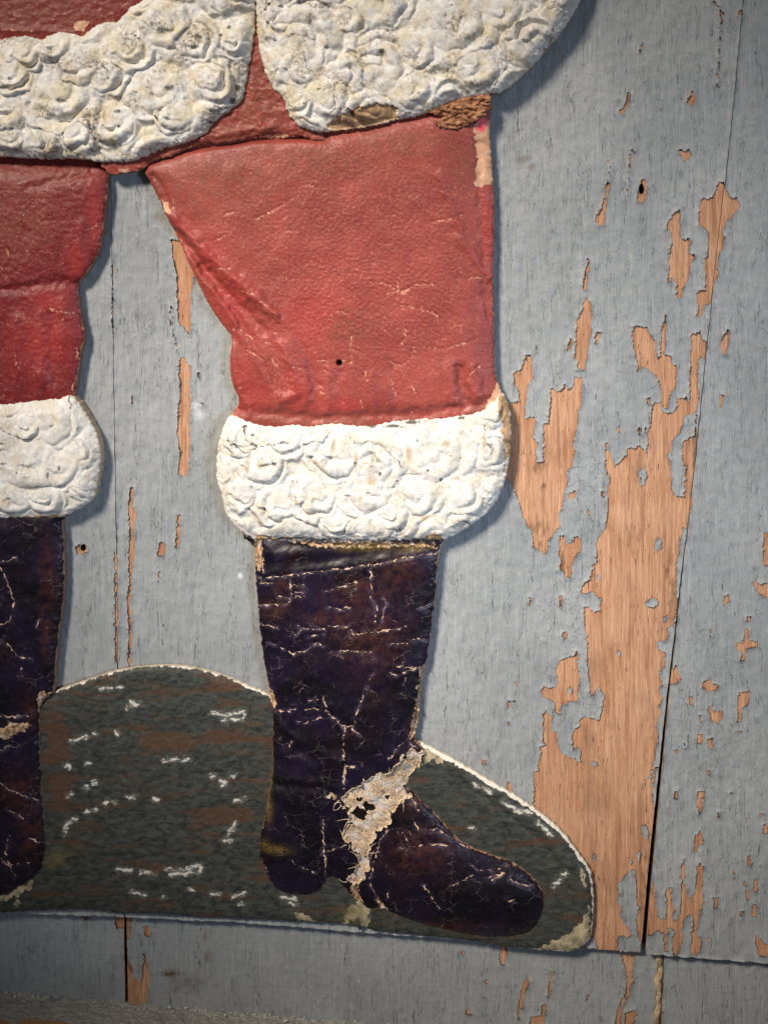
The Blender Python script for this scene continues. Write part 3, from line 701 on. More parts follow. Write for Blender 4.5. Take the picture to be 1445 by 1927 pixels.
FINE_CRACKS = [[(1355, 20), (1353, 90), (1350, 160)], [(1190, 280), (1184, 310), (1182, 360)], [(322, 560), (322, 600), (330, 640)], [(212, 500), (213, 640)], [(332, 640), (334, 660)],
               [(1147, 300), (1146, 330)], [(1340, 0), (1356, 20)]]
HOLES = [(1207, 355, 4.6, 10.0), (156.5, 1031, 5.0, 6.5)]

# ------------------------------------------------------------------ build the wall
wx, wz = unproject(np.array([722.0]), np.array([1890.0]), 0.0)
WALL = empty('plank_wall', (float(wx[0]), 0.0, float(wz[0])), 'weathered plank wall with peeling blue-grey paint behind the hung figure', 'wall')

_cg = 8.0
_cx = np.arange(-440, 1900, _cg); _cy = np.arange(-440, 2300, _cg)
_X, _Y = np.meshgrid(_cx, _cy)
_fig = np.full(_X.shape, -1e9)
for P in FIGURE: _fig = np.maximum(_fig, poly_sdf(_X.ravel(), _Y.ravel(), P, 120.0).reshape(_X.shape))


def fig_inset(px, py):
    return _fig[np.clip(((py + 440) / _cg).astype(int), 0, len(_cy) - 1), np.clip(((px + 440) / _cg).astype(int), 0, len(_cx) - 1)]


def off(line, dx0, dx1):
    return [(x + dx0 + (dx1 - dx0) * float(sstep(950.0, 1750.0, np.array(float(y)))), y) for x, y in line]


def bare_field(px, py, low):
    """positive where the wood is bare"""
    wob = 2.6 * fbm(px / 7, py / 7, 3, 2) + 2.2 * perlin(px / 3.4, py / 5, 9)
    b = np.full(px.shape, -16.0)
    for P in (BARE_LOW if low else BARE): b = np.maximum(b, poly_sdf(px, py, P, 16.0))
    if not low:
        for P in KEEP: b = np.minimum(b, -poly_sdf(px, py, P, 16.0))
        # stray pinhead flakes, thickest near the big patch
        n = perlin(px / 7.0, py / 12.0, 71) + 0.5 * perlin(px / 3.5, py / 6, 72)
        dens = blobs(px, py, [(1330, 1420, 150, 330), (1060, 1190, 90, 260), (1390, 1650, 110, 160)])
        b = np.maximum(b, (n - (1.55 - 0.52 * dens)) * 9)
        ld = lines_dist(px, py, FINE_CRACKS, 8.0)
        b = np.maximum(b, 0.9 - ld)
    else:
        n = perlin(px / 7.0, py / 12.0, 75) + 0.5 * perlin(px / 3.5, py / 6, 76)
        b = np.maximum(b, (n - 1.35) * 9)
    return b + np.where(b > -12, wob, 0)


BUMPS = [(1420, 1350, 9, 8)]


def build_board(outline, low, left, right, top, bottom, base_y):
    """one plank (wood) with its coat of paint as a sub-part"""
    O = np.asarray(outline, float)
    lo = O.min(0); hi = O.max(0)
    mat = M_PAINT_LOW if low else M_PAINT
    ex = [(h[0] - 14, h[0] + 14, 1.3) for h in HOLES]; ey = [(h[1] - 20, h[1] + 20, 1.3) for h in HOLES]
    xs = axis(lo[0] - 8, hi[0] + 8, 4.5, -40, 1490, 24.0, ex); ys = axis(lo[1] - 8, hi[1] + 8, 6.0, -40, 1960, 24.0, ey)
    X, Y = np.meshgrid(xs, ys); x = X.ravel(); y = Y.ravel()
    s = poly_sdf(x, y, O, 60.0)
    if not low:
        for (hx, hy, rx, ry) in HOLES: s = np.minimum(s, (np.hypot((x - hx) / rx, (y - hy) / ry) - 1) * min(rx, ry))
    hgt = lambda px, py, d: 0.10 * fbm(px / 5, py / 90, 31, 2) - 0.35 * np.exp(-(d / 4.0) ** 2)
    grime = lambda px, py, d: np.clip(blobs(px, py, [(1013, 880, 14, 22), (1010, 1000, 16, 50), (1021, 1010, 22, 26), (1195, 1015, 16, 24), (1023, 912, 10, 12), (1260, 1080, 12, 90),
                                                     (1250, 1230, 9, 80), (1262, 1245, 10, 60), (1207, 355, 12, 16), (155, 1031, 12, 12), (1060, 1060, 22, 40), (245, 1800, 30, 80), (1215, 1700, 14, 120)]) * 1.1, 0, 1)
    plank = relief('plank', M_WOOD, WALL, xs, ys, s.reshape(X.shape), base_y, base_y - 0.016, hgt, {'grime': grime})
    # paint
    xs = axis(lo[0] - 6, hi[0] + 6, 2.1, -30, 1475, 14.0); ys = axis(lo[1] - 6, hi[1] + 6, 2.1, -30, 1950, 14.0)
    X, Y = np.meshgrid(xs, ys); x = X.ravel(); y = Y.ravel()
    s = poly_sdf(x, y, O, 20.0) - (0.15 + 0.9 * sstep(500, 1500, y) * (0.5 + 0.5 * perlin(x / 6, y / 14, 44)))
    fi = fig_inset(x, y); drop = fi > 46
    b = np.full(x.shape, -16.0); k = ~drop
    b[k] = bare_field(x[k], y[k], low)
    s = np.minimum(s, -b)

    def ph(px, py, d):
        lift = np.clip(0.5 + 0.9 * perlin(px / 16, py / 22, 81), 0, 1)
        h = 0.55 + 1.7 * lift * np.exp(-d / 5.5) + 0.07 * fbm(px / 6, py / 34, 83, 2) + 0.12 * fbm(px / 60, py / 90, 84, 2)
        for (bx, by, r, a) in BUMPS: h = h + 0.8 * np.exp(-((px - bx) ** 2 + (py - by) ** 2) / (r * r * 0.5))
        return h
    stain = lambda px, py, d: blobs(px, py, [(985, 300, 26, 16), (1000, 315, 18, 14), (465, 1870, 10, 10), (160, 1730, 14, 6), (330, 1850, 14, 18), (395, 1790, 12, 22), (305, 410, 34, 16)] if not low
                                    else [(165, 1728, 26, 8), (322, 1834, 16, 16), (332, 1862, 14, 18), (392, 1800, 14, 20), (386, 1760, 7, 26), (360, 1850, 60, 30)]) * 0.62
    white = lambda px, py, d: (blobs(px, py, [(375, 778, 9, 12), (368, 765, 7, 8)]) * 0.7 if not low else np.clip(1 - np.hypot(px - 675, py - 1846) / 3.5, 0, 1)) + np.clip(2 - np.hypot((px - 452.5), (py - 1083) / 1.2) / 3.2, 0, 1)
    rust = lambda px, py, d: (blobs(px, py, [(328, 1831, 11, 5), (160, 1729, 8, 5), (318, 1832, 12, 7)]) if low else np.zeros(px.shape))
    crk = lambda px, py, d: blobs(px, py, [(1075, 1120, 70, 330), (1110, 900, 75, 90), (1085, 1300, 60, 110), (1340, 1350, 90, 200), (1185, 660, 60, 60)])
    relief('paint_coat', mat, plank, xs, ys, s.reshape(X.shape), base_y, base_y - 0.0002, ph,
           {'stain': stain, 'white': white, 'rust': rust, 'crk': crk}, drop=drop.reshape(X.shape))
    return plank


XL, XR, YT = -420, 1865, -420
jr_l = off(JOINT_R, -0.5, -3.8); jr_r = off(JOINT_R, 0.5, 3.8)
jl_l = off(JOINT_L, -0.3, -0.6); jl_r = off(JOINT_L, 0.3, 0.6)
le = np.array(LOWEDGE, float)
cut = lambda a, b: [p for p in LOWEDGE if a < p[0] < b]
ley = lambda x: float(np.interp(x, le[:, 0], le[:, 1]))
up = lambda L: [p for p in L if p[1] < ley(p[0]) - 2]


def foot(L):
    """the point where a joint line meets the lower edge of the boards"""
    a = np.array(L, float); yy = np.linspace(1600, 1880, 300); xx = np.interp(yy, a[:, 1], a[:, 0])
    i = int(np.argmin([abs(y - ley(x)) for x, y in zip(xx, yy)])); return (float(xx[i]), float(yy[i]))


a1, a2, b1, b2 = foot(jl_l), foot(jl_r), foot(jr_l), foot(jr_r)
build_board(up(jl_l) + [a1] + cut(XL - 1, a1[0] - 3)[::-1] + [(XL, YT)], False, 0, 0, 0, 0, 0.0)
build_board(up(jl_r) + [a2] + cut(a2[0] + 3, b1[0] - 3) + [b1] + up(jr_l)[::-1], False, 0, 0, 0, 0, 0.0)
build_board(up(jr_r) + [b2] + cut(b2[0] + 3, XR + 1) + [(XR, YT)], False, 0, 0, 0, 0, 0.0)
# the recessed boards below
LOWB = -0.011
SILL = [(-420, 1834), (0, 1869), (239, 1888), (380, 1899), (498, 1912), (688, 1927), (1445, 1992), (1865, 2030)]
sl = np.array(SILL, float); sly = lambda x: float(np.interp(x, sl[:, 0], sl[:, 1]))
for (p0, p1, q0, q1) in ((XL, XL, 233.5, 237), (237.5, 241, 1238, 1230), (1249, 1241, XR, XR)):
    top = [(p0, ley(p0) - 22)] + [(x, y - 22) for x, y in cut(p0 + 3, q0 - 3)] + [(q0, ley(q0) - 22)]
    bot = [(q1, sly(q1) + 14)] + [(x, y + 14) for x, y in SILL if p1 + 3 < x < q1 - 3][::-1] + [(p1, sly(p1) + 14)]
    build_board(top + bot, True, 0, 0, 0, 0, LOWB)

# dark backing behind the joints
bx, bz = unproject(np.array([-460.0, 1900.0, 1900.0, -460.0]), np.array([-460.0, -460.0, 2080.0, 2080.0]), 0.0)
vb = []
for yy in (0.030, 0.040):
    for i in range(4): vb.append((bx[i] - wx[0], yy, bz[i] - wz[0]))
me = bpy.data.meshes.new('backing_board')
me.from_pydata(vb, [], [(0, 3, 2, 1), (4, 5, 6, 7), (0, 1, 5, 4), (1, 2, 6, 5), (2, 3, 7, 6), (3, 0, 4, 7)])
me.materials.append(M_DARK); bo = bpy.data.objects.new('backing_board', me); sc.collection.objects.link(bo); bo.parent = WALL


def tube(name, mat, parent, pts, rad, lump, seed, base):
    """lumpy bead along a line of 3-D points"""
    P = np.asarray(pts, float); n = len(P); k = 10; V = []; T = []
    for i in range(n):
        t = P[min(i + 1, n - 1)] - P[max(i - 1, 0)]; t /= np.linalg.norm(t)
        u = np.cross(t, (0, 1, 0)); u /= np.linalg.norm(u); v = np.cross(u, t)
        for j in range(k):
            a = 2 * math.pi * j / k
            r = rad * (1 + lump * float(fbm(np.array([i * 0.14 + seed]), np.array([j * 0.25]), seed, 2)[0]))
            V.append(P[i] + r * (math.cos(a) * u + math.sin(a) * v))
    for i in range(n - 1):
        for j in range(k):
            a = i * k + j; b = i * k + (j + 1) % k
            T += [(a, b, b + k), (a, b + k, a + k)]
    V = np.array(V); me = make_mesh(name, V - base, np.array(T), np.ones(len(T), bool), {'pc': np.stack([V[:, 0] * 25, V[:, 2] * 25, V[:, 1] * 25], 1)}, [mat])
    o = bpy.data.objects.new(name, me); sc.collection.objects.link(o); o.parent = parent
    return o


WB = np.array([wx[0], 0, wz[0]])
yy = np.linspace(1796, 1985, 60); xx = 1246.5 - (yy - 1796) * 0.055 + 1.6 * perlin(yy / 14, yy * 0, 4)
tx, tz = unproject(xx, yy, 0.0); tube('caulk_bead', M_CAULK, WALL, np.stack([tx, np.full(60, 0.0118), tz], 1), 0.0032, 0.6, 3, WB)

# the sill the wall stands on
sx = np.concatenate([np.linspace(-420, -40, 20), np.arange(-36, 1480, 4.0), np.linspace(1490, 1865, 20)])
syy = np.interp(sx, sl[:, 0], sl[:, 1])
bx_, bz_ = unproject(sx, syy, LOWB)
v = np.concatenate([[0], np.linspace(0.0008, 0.030, 30), np.linspace(0.032, 0.055, 12)])
XX = np.repeat(bx_[:, None], len(v), 1); VV = np.repeat(v[None], len(sx), 0)
zline = np.polyval(np.polyfit(bx_, bz_, 1), bx_)
rough = 0.0011 * fbm(XX * 160, VV * 160, 7, 3) + 0.0006 * perlin(XX * 600, VV * 600, 8)
lip = 0.0028 * np.exp(-(VV / 0.004) ** 2) * np.clip(0.35 + 1.3 * fbm(XX * 60, VV * 40, 12, 3), -0.6, 1.4)
drop_ = -0.03 * sstep(0.041, 0.055, VV) ** 1.5

ZZ = zline[:, None] + rough + lip + drop_
YY = -LOWB - VV
co = np.stack([XX.ravel(), YY.ravel(), ZZ.ravel()], 1); nv = len(v); ii = np.arange((len(sx) - 1) * nv).reshape(-1, nv)[:, :-1].ravel()
tri = np.concatenate([np.stack([ii, ii + 1, ii + nv + 1], 1), np.stack([ii, ii + nv + 1, ii + nv], 1)])
ma = sstep(0.026, 0.034, VV) * np.clip(blobs(XX * 1000, VV * 1000, [(-325, 36, 30, 9), (-265, 38, 16, 5), (-370, 40, 20, 5)]), 0, 1)
me = make_mesh('sill', co, tri, np.ones(len(tri), bool), {'pc': np.stack([XX.ravel() * 25, VV.ravel() * 25, ZZ.ravel() * 25], 1), 'ma': ma.ravel()}, [M_SILL])
sill = bpy.data.objects.new('sill', me); sc.collection.objects.link(sill); sill['kind'] = 'structure'
sill['label'] = 'rough grey painted ledge along the foot of the plank wall'; sill['category'] = 'ledge'
# crumbs of plaster lying in the corner
rs = np.random.RandomState(4); V = []; T = []
octa = np.array([(1, 0, 0), (-1, 0, 0), (0, 1, 0), (0, -1, 0), (0, 0, 1), (0, 0, -1)], float)
of = [(0, 2, 4), (2, 1, 4), (1, 3, 4), (3, 0, 4), (2, 0, 5), (1, 2, 5), (3, 1, 5), (0, 3, 5)]
for i in range(90):
    t = rs.rand(); px_ = np.interp(t, [0, 1], [-20, 760]); X0 = np.interp(px_, sx, bx_); Z0 = np.interp(px_, sx, zline)
    r = 0.0005 + 0.0011 * rs.rand() ** 3; dv = 0.001 + 0.010 * rs.rand() ** 2
    q = octa * (r * (0.6 + 0.8 * rs.rand(6, 1))); b0 = len(V)
    V += list(q + np.array([X0, -LOWB - dv, Z0 + 0.0022 + r * 0.4])); T += [tuple(b0 + j for j in f) for f in of]
V = np.array(V)
me = make_mesh('plaster_crumbs', V, np.array(T), np.zeros(len(T), bool), {'pc': V * 25}, [M_WHITE])
cr = bpy.data.objects.new('plaster_crumbs', me); sc.collection.objects.link(cr); cr['kind'] = 'stuff'
cr['label'] = 'tiny white crumbs scattered where the wall meets the ledge'; cr['category'] = 'crumbs'

# ------------------------------------------------------------------ the figure
fx, fz = unproject(np.array([500.0]), np.array([1730.0]), 0.0)
FIG = empty('relief_figure', (float(fx[0]), 0.0, float(fz[0])), 'moulded flat figure in red trousers, white fur trim and dark boots hung on the wall', 'wall figure')
BACK = 0.0025
ST = 1.75


def dome(d, rho, H): return H * np.sqrt(np.clip(1 - (1 - np.clip(d / rho, 0, 1)) ** 2, 0, 1))


def ridges(px, py, L, wob=3.0, seed=11):
    """L: (polyline, width px, height mm)"""
    h = np.zeros(px.shape)
    wx_ = px + wob * fbm(px / 22, py / 22, seed, 2); wy_ = py + wob * fbm(px / 22, py / 22, seed + 9, 2)
    for P, wd, a in L:
        P = np.asarray(P, float); lo = P.min(0) - 3 * wd; hi = P.max(0) + 3 * wd
        k = (px > lo[0]) & (px < hi[0]) & (py > lo[1]) & (py < hi[1])
        if k.any(): h[k] += a * np.exp(-(seg_dist(wx_[k], wy_[k], P, False) / wd) ** 2)
    return h


def part(name, mat, outline, rim, height, masks, rough=1.6, step=ST, parent=None, smooth=True):
    O = smooth_poly(outline) if smooth else np.asarray(outline, float)
    lo = O.min(0) - 8; hi = O.max(0) + 8
    xs = axis(lo[0], hi[0], step, -30, 1475, 6.0); ys = axis(lo[1], hi[1], step, -30, 1960, 6.0)
    X, Y = np.meshgrid(xs, ys); x = X.ravel(); y = Y.ravel()
    s = poly_sdf(x, y, O, 400.0)
    k = np.abs(s) < 14
    s[k] += rough * fbm(x[k] / 9, y[k] / 9, 61, 3)
    base = {'line': lambda px, py, d: np.full(px.shape, 14.0)}
    for q in ('ma', 'mb', 'hole', 'pink', 'rimw', 'deep_shaded'): base[q] = lambda px, py, d: np.zeros(px.shape)
    base['peel'] = lambda px, py, d: np.full(px.shape, -14.0)
    base.update(masks)
    return relief(name, mat, parent or FIG, xs, ys, s.reshape(X.shape), rim, BACK, height, base)


def fur_height(curls, seed, H, rho, amp=1.0, extra=()):
    """swept curls: nested ridges round each centre, the nearest curl owning the surface"""
    def f(px, py, d):
        wx_ = px + 7 * fbm(px / 40, py / 40, seed, 3); wy_ = py + 7 * fbm(px / 34, py / 34, seed + 40, 3)
        best = np.full(px.shape, -9.0); rid = np.zeros(px.shape)
        rs = np.random.RandomState(seed)
        for (cx, cy, R, th, sp) in curls:
            lam = R / (2.3 + 0.9 * rs.rand()); ampc = 0.45 + 0.75 * rs.rand()
            dx = wx_ - cx; dy = wy_ - cy
            k = np.hypot(dx, dy) < R * 1.35
            if not k.any(): continue
            dx = dx[k]; dy = dy[k]
            r = np.hypot(dx, dy * 1.12); an = np.arctan2(dy, dx)
            # nested crescents: circles that crowd together on the side away from th
            k_ = 0.52; ux, uy = -math.cos(th), -math.sin(th)
            qx = dx - k_ * R * ux; qy = dy - k_ * R * uy; qu = qx * ux + qy * uy; q2 = qx * qx + qy * qy
            rho_ = (k_ * qu + np.sqrt(k_ * k_ * qu * qu + (1 - k_ * k_) * q2)) / (1 - k_ * k_)
            ph = 2 * math.pi * rho_ / lam + 0.55 * sp * an
            side = 0.05 + 0.95 * (0.5 + 0.5 * np.cos(an - th + 0.25 * sp)) ** 1.2
            rg = (np.abs(np.sin(ph / 2)) ** 0.9 * 2 - 1.1) * ampc
            own = 1 - (r / R) ** 2
            val = rg * side * sstep(1.2, 0.8, r / R)
            upd = own > best[k]
            bi = best[k]; ri = rid[k]; bi[upd] = own[upd]; ri[upd] = val[upd]; best[k] = bi; rid[k] = ri
        cell = np.where(best > 0, np.sqrt(np.clip(best, 0, 1)), np.clip(best, -0.6, 0))
        h = dome(d, rho, H) + amp * (3.2 * cell + 2.7 * rid) * sstep(0, 26, d)
        h = h + amp * (0.55 * fbm(px / 24, py / 24, seed + 7, 2) + 0.10 * fbm(px / 6, py / 6, seed + 8, 3)) * sstep(0, 9, d)
        if extra: h = h + ridges(px, py, extra) * sstep(0, 9, d)
        return h
    return f


def curls(fixed, outline, seed, r0=36, r1=60):
    """the curls read off the photograph, and smaller ones where none was"""
    rs = np.random.RandomState(seed); out = [(x, y, R, t, s) for x, y, R, t, s in fixed]
    O = np.asarray(outline, float); lo = O.min(0); hi = O.max(0)
    for i in range(500):
        x = rs.uniform(lo[0], hi[0]); y = rs.uniform(lo[1], hi[1]); R = rs.uniform(r0, r1)
        if all(math.hypot(x - c[0], y - c[1]) > 0.62 * (R + c[2]) for c in out): out.append((x, y, R, rs.uniform(0, 6.28), rs.choice([-1, 1])))
    return out


HP = math.pi / 2          # image y runs down, so an angle of +90 degrees is the lower side
hemL_c = curls([(114, 190, 84, HP, 1), (150, 132, 52, HP, -1), (31, 149, 46, HP, 1), (294, 176, 58, 2.2, 1), (221, 236, 44, HP, -1), (322, 52, 58, 0.6, 1),
                (374, 78, 50, 0.2, -1), (249, 102, 46, HP, 1), (21, 210, 48, HP, -1), (22, 268, 40, HP, 1), (208, 148, 40, 0.1, 1), (329, 218, 40, 2.6, -1),
                (52, 104, 46, HP, 1), (145, 260, 36, HP, 1), (104, 88, 44, HP, -1), (408, 150, 46, 0.3, 1)], HEM_L, 3)
hemR_c = curls([(590, 70, 84, -0.7, 1), (655, 135, 52, -0.9, -1), (720, 120, 66, -0.8, 1), (860, 55, 88, 0.7, 1), (945, 22, 52, 0.6, -1), (719, 5, 60, -0.4, 1),
                (790, 95, 50, 0.5, -1), (552, 195, 42, 2.0, 1), (628, 180, 46, -0.2, -1), (525, 40, 44, 3.0, 1), (779, 178, 50, 0.8, 1), (900, 128, 54, 0.8, -1), (560, 130, 44, 3.0, 1)], HEM_R, 5)
cufR_c = curls([(496, 872, 52, HP, 1), (633, 855, 58, 2.3, -1), (712, 868, 62, -0.7, 1), (826, 845, 76, 0.2, -1), (690, 925, 58, 2.1, 1), (588, 936, 56, 2.4, 1),
                (790, 930, 50, 0.8, -1), (522, 950, 46, 2.4, 1), (740, 965, 40, 1.0, -1), (876, 930, 46, 0.6, 1), (930, 850, 40, -0.2, 1), (455, 830, 40, 2.5, -1),
                (450, 925, 40, 2.5, 1), (637, 985, 36, HP, 1), (540, 825, 44, HP, -1)], CUFF_R, 7)
cufL_c = curls([(58, 872, 70, HP, 1), (10, 815, 50, 2.6, -1), (105, 796, 46, 0.0, 1), (118, 880, 46, HP, -1), (20, 935, 50, 2.4, 1), (93, 938, 40, 1.2, -1),
                (157, 850, 36, 0.2, 1), (60, 800, 40, HP, -1)], CUFF_L, 9)

Z1 = (0, 0, 2.89); Z2 = (400, 0, 2.007); Z3 = (250, 200, 1.979); Z4 = (0, 280, 2.676); Z5 = (380, 720, 2.33); Z6 = (440, 980, 3.284); Z7 = (440, 1360, 2.064); Z8 = (0, 960, 2.409)

# --- base with its two mounds
base_marks = zp(*Z8, [(460, 805), (480, 802)], [(500, 803), (512, 800)], [(535, 797), (552, 795)], [(585, 885), (640, 870)], [(600, 862), (625, 868)], [(960, 910), (1030, 925), (1110, 905)],
                [(1110, 915), (1105, 940), (1020, 945)], [(330, 1040), (400, 1020)], [(430, 1010), (440, 1006)], [(530, 995), (540, 1005)], [(750, 1125), (860, 1120)], [(1000, 1215), (1030, 1225), (1010, 1240)],
                [(960, 1195), (975, 1195)], [(1050, 1195), (1065, 1196)], [(300, 1158), (312, 1148), (326, 1160)], [(395, 1145), (410, 1138)], [(390, 1250), (405, 1246)], [(425, 1228), (440, 1225)],
                [(315, 1290), (330, 1278)], [(300, 1460), (308, 1410), (350, 1390)], [(390, 1362), (410, 1358)], [(430, 1350), (442, 1346)], [(480, 1322), (490, 1310)], [(520, 1310), (530, 1315)],
                [(1070, 1310), (1110, 1300)], [(1020, 1490), (1050, 1490)], [(1040, 1460), (1070, 1410)], [(540, 1620), (600, 1625)], [(640, 1632), (710, 1640)], [(760, 1615), (830, 1625), (910, 1600)],
                [(915, 1610), (910, 1632), (780, 1645)], [(600, 1720), (660, 1735)], [(738, 1748), (748, 1750)], [(960, 1730), (1000, 1733)], [(1060, 1745), (1110, 1730)], [(1085, 1780), (1105, 1782)], [(860, 1710), (880, 1715)],
                [(585, 1290), (620, 1285)], [(700, 1300), (720, 1305)])
base_marks += zp(*Z7, [(930, 230), (1000, 265)], [(1040, 300), (1100, 335), (1150, 345)], [(1180, 380), (1230, 430)], [(1275, 585), (1290, 580)], [(1240, 630), (1270, 605)], [(915, 400), (935, 408)], [(215, 690), (250, 700)], [(190, 670), (240, 680)])
base_peel = zp(*Z7, [(720, 80), (760, 100), (810, 135), (820, 160), (770, 140), (730, 165), (690, 190), (660, 240), (600, 240), (600, 180), (690, 90)],
               [(1180, 872), (1290, 815), (1350, 770), (1378, 700), (1385, 840), (1340, 880), (1290, 888)],
               [(415, 795), (440, 740), (455, 690), (480, 700), (520, 720), (530, 745), (518, 790), (500, 800), (485, 750), (460, 760), (430, 790)], [(470, 660), (500, 690), (530, 722), (515, 728), (480, 700)], [(1340, 545), (1360, 570), (1370, 640), (1352, 620)],
               [(230, 725), (270, 735), (330, 770), (250, 772)])
base_peel += zp(*Z8, [(0, 1750), (100, 1700), (165, 1660), (150, 1700), (80, 1745), (0, 1780)], [(60, 1770), (95, 1760), (90, 1790), (60, 1795)])


def sdf_union(polys, margin=14.0):
    def f(px, py, d):
        o = np.full(px.shape, -margin)
        x = px + 4.5 * fbm(px / 11, py / 11, 301, 3); y = py + 4.5 * fbm(px / 11, py / 11, 302, 3)
        for P in polys: o = np.maximum(o, poly_sdf(x, y, P, margin))
        return o
    return f


def base_h(px, py, d):
    h = dome(d, 26, 3.2) + 1.6 * np.exp(-((px - 290) / 150) ** 2 - ((py - 1480) / 170) ** 2)
    th = np.interp(px, [80, 300, 500], [1300, 1253, 1307])
    # sagging brush rows following the arch of the mound
    row = np.sin((py - 0.35 * (th - 1253) + 9 * fbm(px / 40, py / 25, 3, 2)) / 13.0) * sstep(520, 470, px)
    h = h + 0.22 * row * sstep(0, 18, d)
    h = h + 0.34 * fbm(px / 11, py / 10, 5, 3) * sstep(0, 8, d) * (0.35 + 0.65 * sstep(520, 470, px))
    h = h + ridges(px, py, [([(850, 1440), (930, 1492), (1020, 1556), (1075, 1625)], 9, 0.9), ([(840, 1450), (920, 1505), (1005, 1568), (1055, 1630)], 6, -0.7)])
    return h + 0.10 * perlin(px / 3, py / 3, 8)


BASE_O = part('ground_mound', M_BASE, BASE, 0.0060, base_h, {
    'line': lambda px, py, d: lines_dist(px, py, base_marks, 14.0, 3.0),
    'peel': sdf_union(base_peel),
    'mb': lambda px, py, d: blobs(px, py, [(440, 1530, 45, 16), (410, 1380, 50, 16), (110, 1390, 22, 50), (120, 1480, 22, 40), (330, 1390, 50, 18), (430, 1290, 40, 10)]),
    'ma': lambda px, py, d: blobs(px, py, [(112, 1612, 22, 16), (100, 1622, 9, 8), (512, 1500, 8, 40), (660, 1720, 22, 16)]),
    'rimw': lambda px, py, d: np.where(py < 1400, 1.2 + 0.8 * sstep(380, 480, px), np.where(px > 780, 3.6 * sstep(1900, 1500, py) + 1.6, -1.4)) - 6 * sstep(1690, 1730, py) * sstep(1000, 900, px)})


# --- boots
def boot_h(px, py, d, right=True, bare=False):
    h = dome(d, 85, 8.5)
    if right:
        h = h + 5.0 * np.exp(-((px - 930) / 75) ** 2 - ((py - 1680) / 45) ** 2) + 2.5 * np.exp(-((px - 800) / 70) ** 2 - ((py - 1640) / 60) ** 2)
        h = h + ridges(px, py, BOOT_FOLDS)
        h = h - ridges(px, py, [(L, 3.5, 0.5) for L in BOOT_CRACKS], 2.0, 21)
        t = sdf_union(BOOT_TORN)(px, py, d)
        h = h - 2.0 * sstep(-1, 2.5, t) + 0.3 * sstep(-1, 2, t) * fbm(px / 7, py / 6, 91, 3) + 0.8 * np.exp(-(t / 2.2) ** 2)
        if not bare:
            for (hx, hy, r) in BOOT_HOLES[-2:]: h = h - 2.6 * np.clip(1.25 - np.hypot(px - hx, py - hy) / r, 0, 1)
    else:
        h = h + ridges(px, py, [([(60, 1340), (30, 1360), (-40, 1390)], 10, 1.2), ([(75, 1380), (20, 1400)], 9, -1.0)])
        h = h - ridges(px, py, [(L, 3.5, 0.5) for L in BOOTL_CRACKS], 2.0, 21)
        t = sdf_union(BOOTL_TORN)(px, py, d)
        h = h + sstep(-1, 3, t) * (0.6 + 0.9 * fbm(px / 14, py / 5, 91, 3))
    h = h + (0.75 * fbm(px / 60, py / 45, 33, 2) + 0.07 * fbm(px / 9, py / 9, 34, 3) + 0.06 * perlin(px / 3, py / 3, 35)) * sstep(0, 12, d)
    return h


BOOT_CRACKS = zp(*Z6, [(150, 345), (330, 320), (580, 290), (850, 255), (1050, 215), (1240, 190)], [(570, 415), (640, 395), (760, 360)], [(150, 515), (250, 505), (350, 495), (365, 440), (355, 345)],
                 [(280, 450), (370, 460)], [(150, 630), (280, 645)], [(400, 630), (450, 645), (570, 650)], [(380, 690), (440, 640)], [(460, 690), (560, 680)], [(590, 630), (730, 630)],
                 [(730, 650), (745, 685), (800, 675), (900, 660), (980, 650), (1070, 635)], [(200, 745), (260, 745), (370, 800), (440, 785), (520, 735), (560, 745)], [(660, 780), (750, 785), (865, 790)],
                 [(850, 250), (855, 350), (850, 450), (890, 510), (880, 600)], [(930, 460), (950, 490), (930, 530), (920, 600)], [(590, 510), (660, 525), (730, 510)], [(1100, 720), (1150, 715), (1205, 735)],
                 [(970, 740), (1080, 735)], [(960, 920), (1020, 935), (1090, 905), (1180, 890)], [(1000, 875), (1090, 890), (1190, 900)], [(870, 910), (830, 1000), (790, 1100), (750, 1210), (740, 1270), (790, 1300)],
                 [(680, 1245), (740, 1250)], [(690, 1250), (680, 1370), (690, 1470), (690, 1570)], [(260, 1160), (350, 1160), (390, 1135)], [(400, 1220), (450, 1225), (540, 1190)],
                 [(560, 1060), (580, 1150), (640, 1210), (690, 1245)], [(470, 1085), (520, 1080)], [(1060, 990), (1065, 950)], [(450, 1140), (530, 1135)], [(960, 1450), (1020, 1380), (1080, 1330)],
                 [(1140, 525), (1190, 515), (1215, 495)], [(380, 375), (440, 380)], [(390, 420), (440, 425)], [(390, 450), (460, 445)], [(180, 230), (185, 300), (165, 380), (240, 370)],
                 [(280, 1320), (295, 1330)], [(340, 1390), (370, 1330)], [(720, 1500), (760, 1495)])
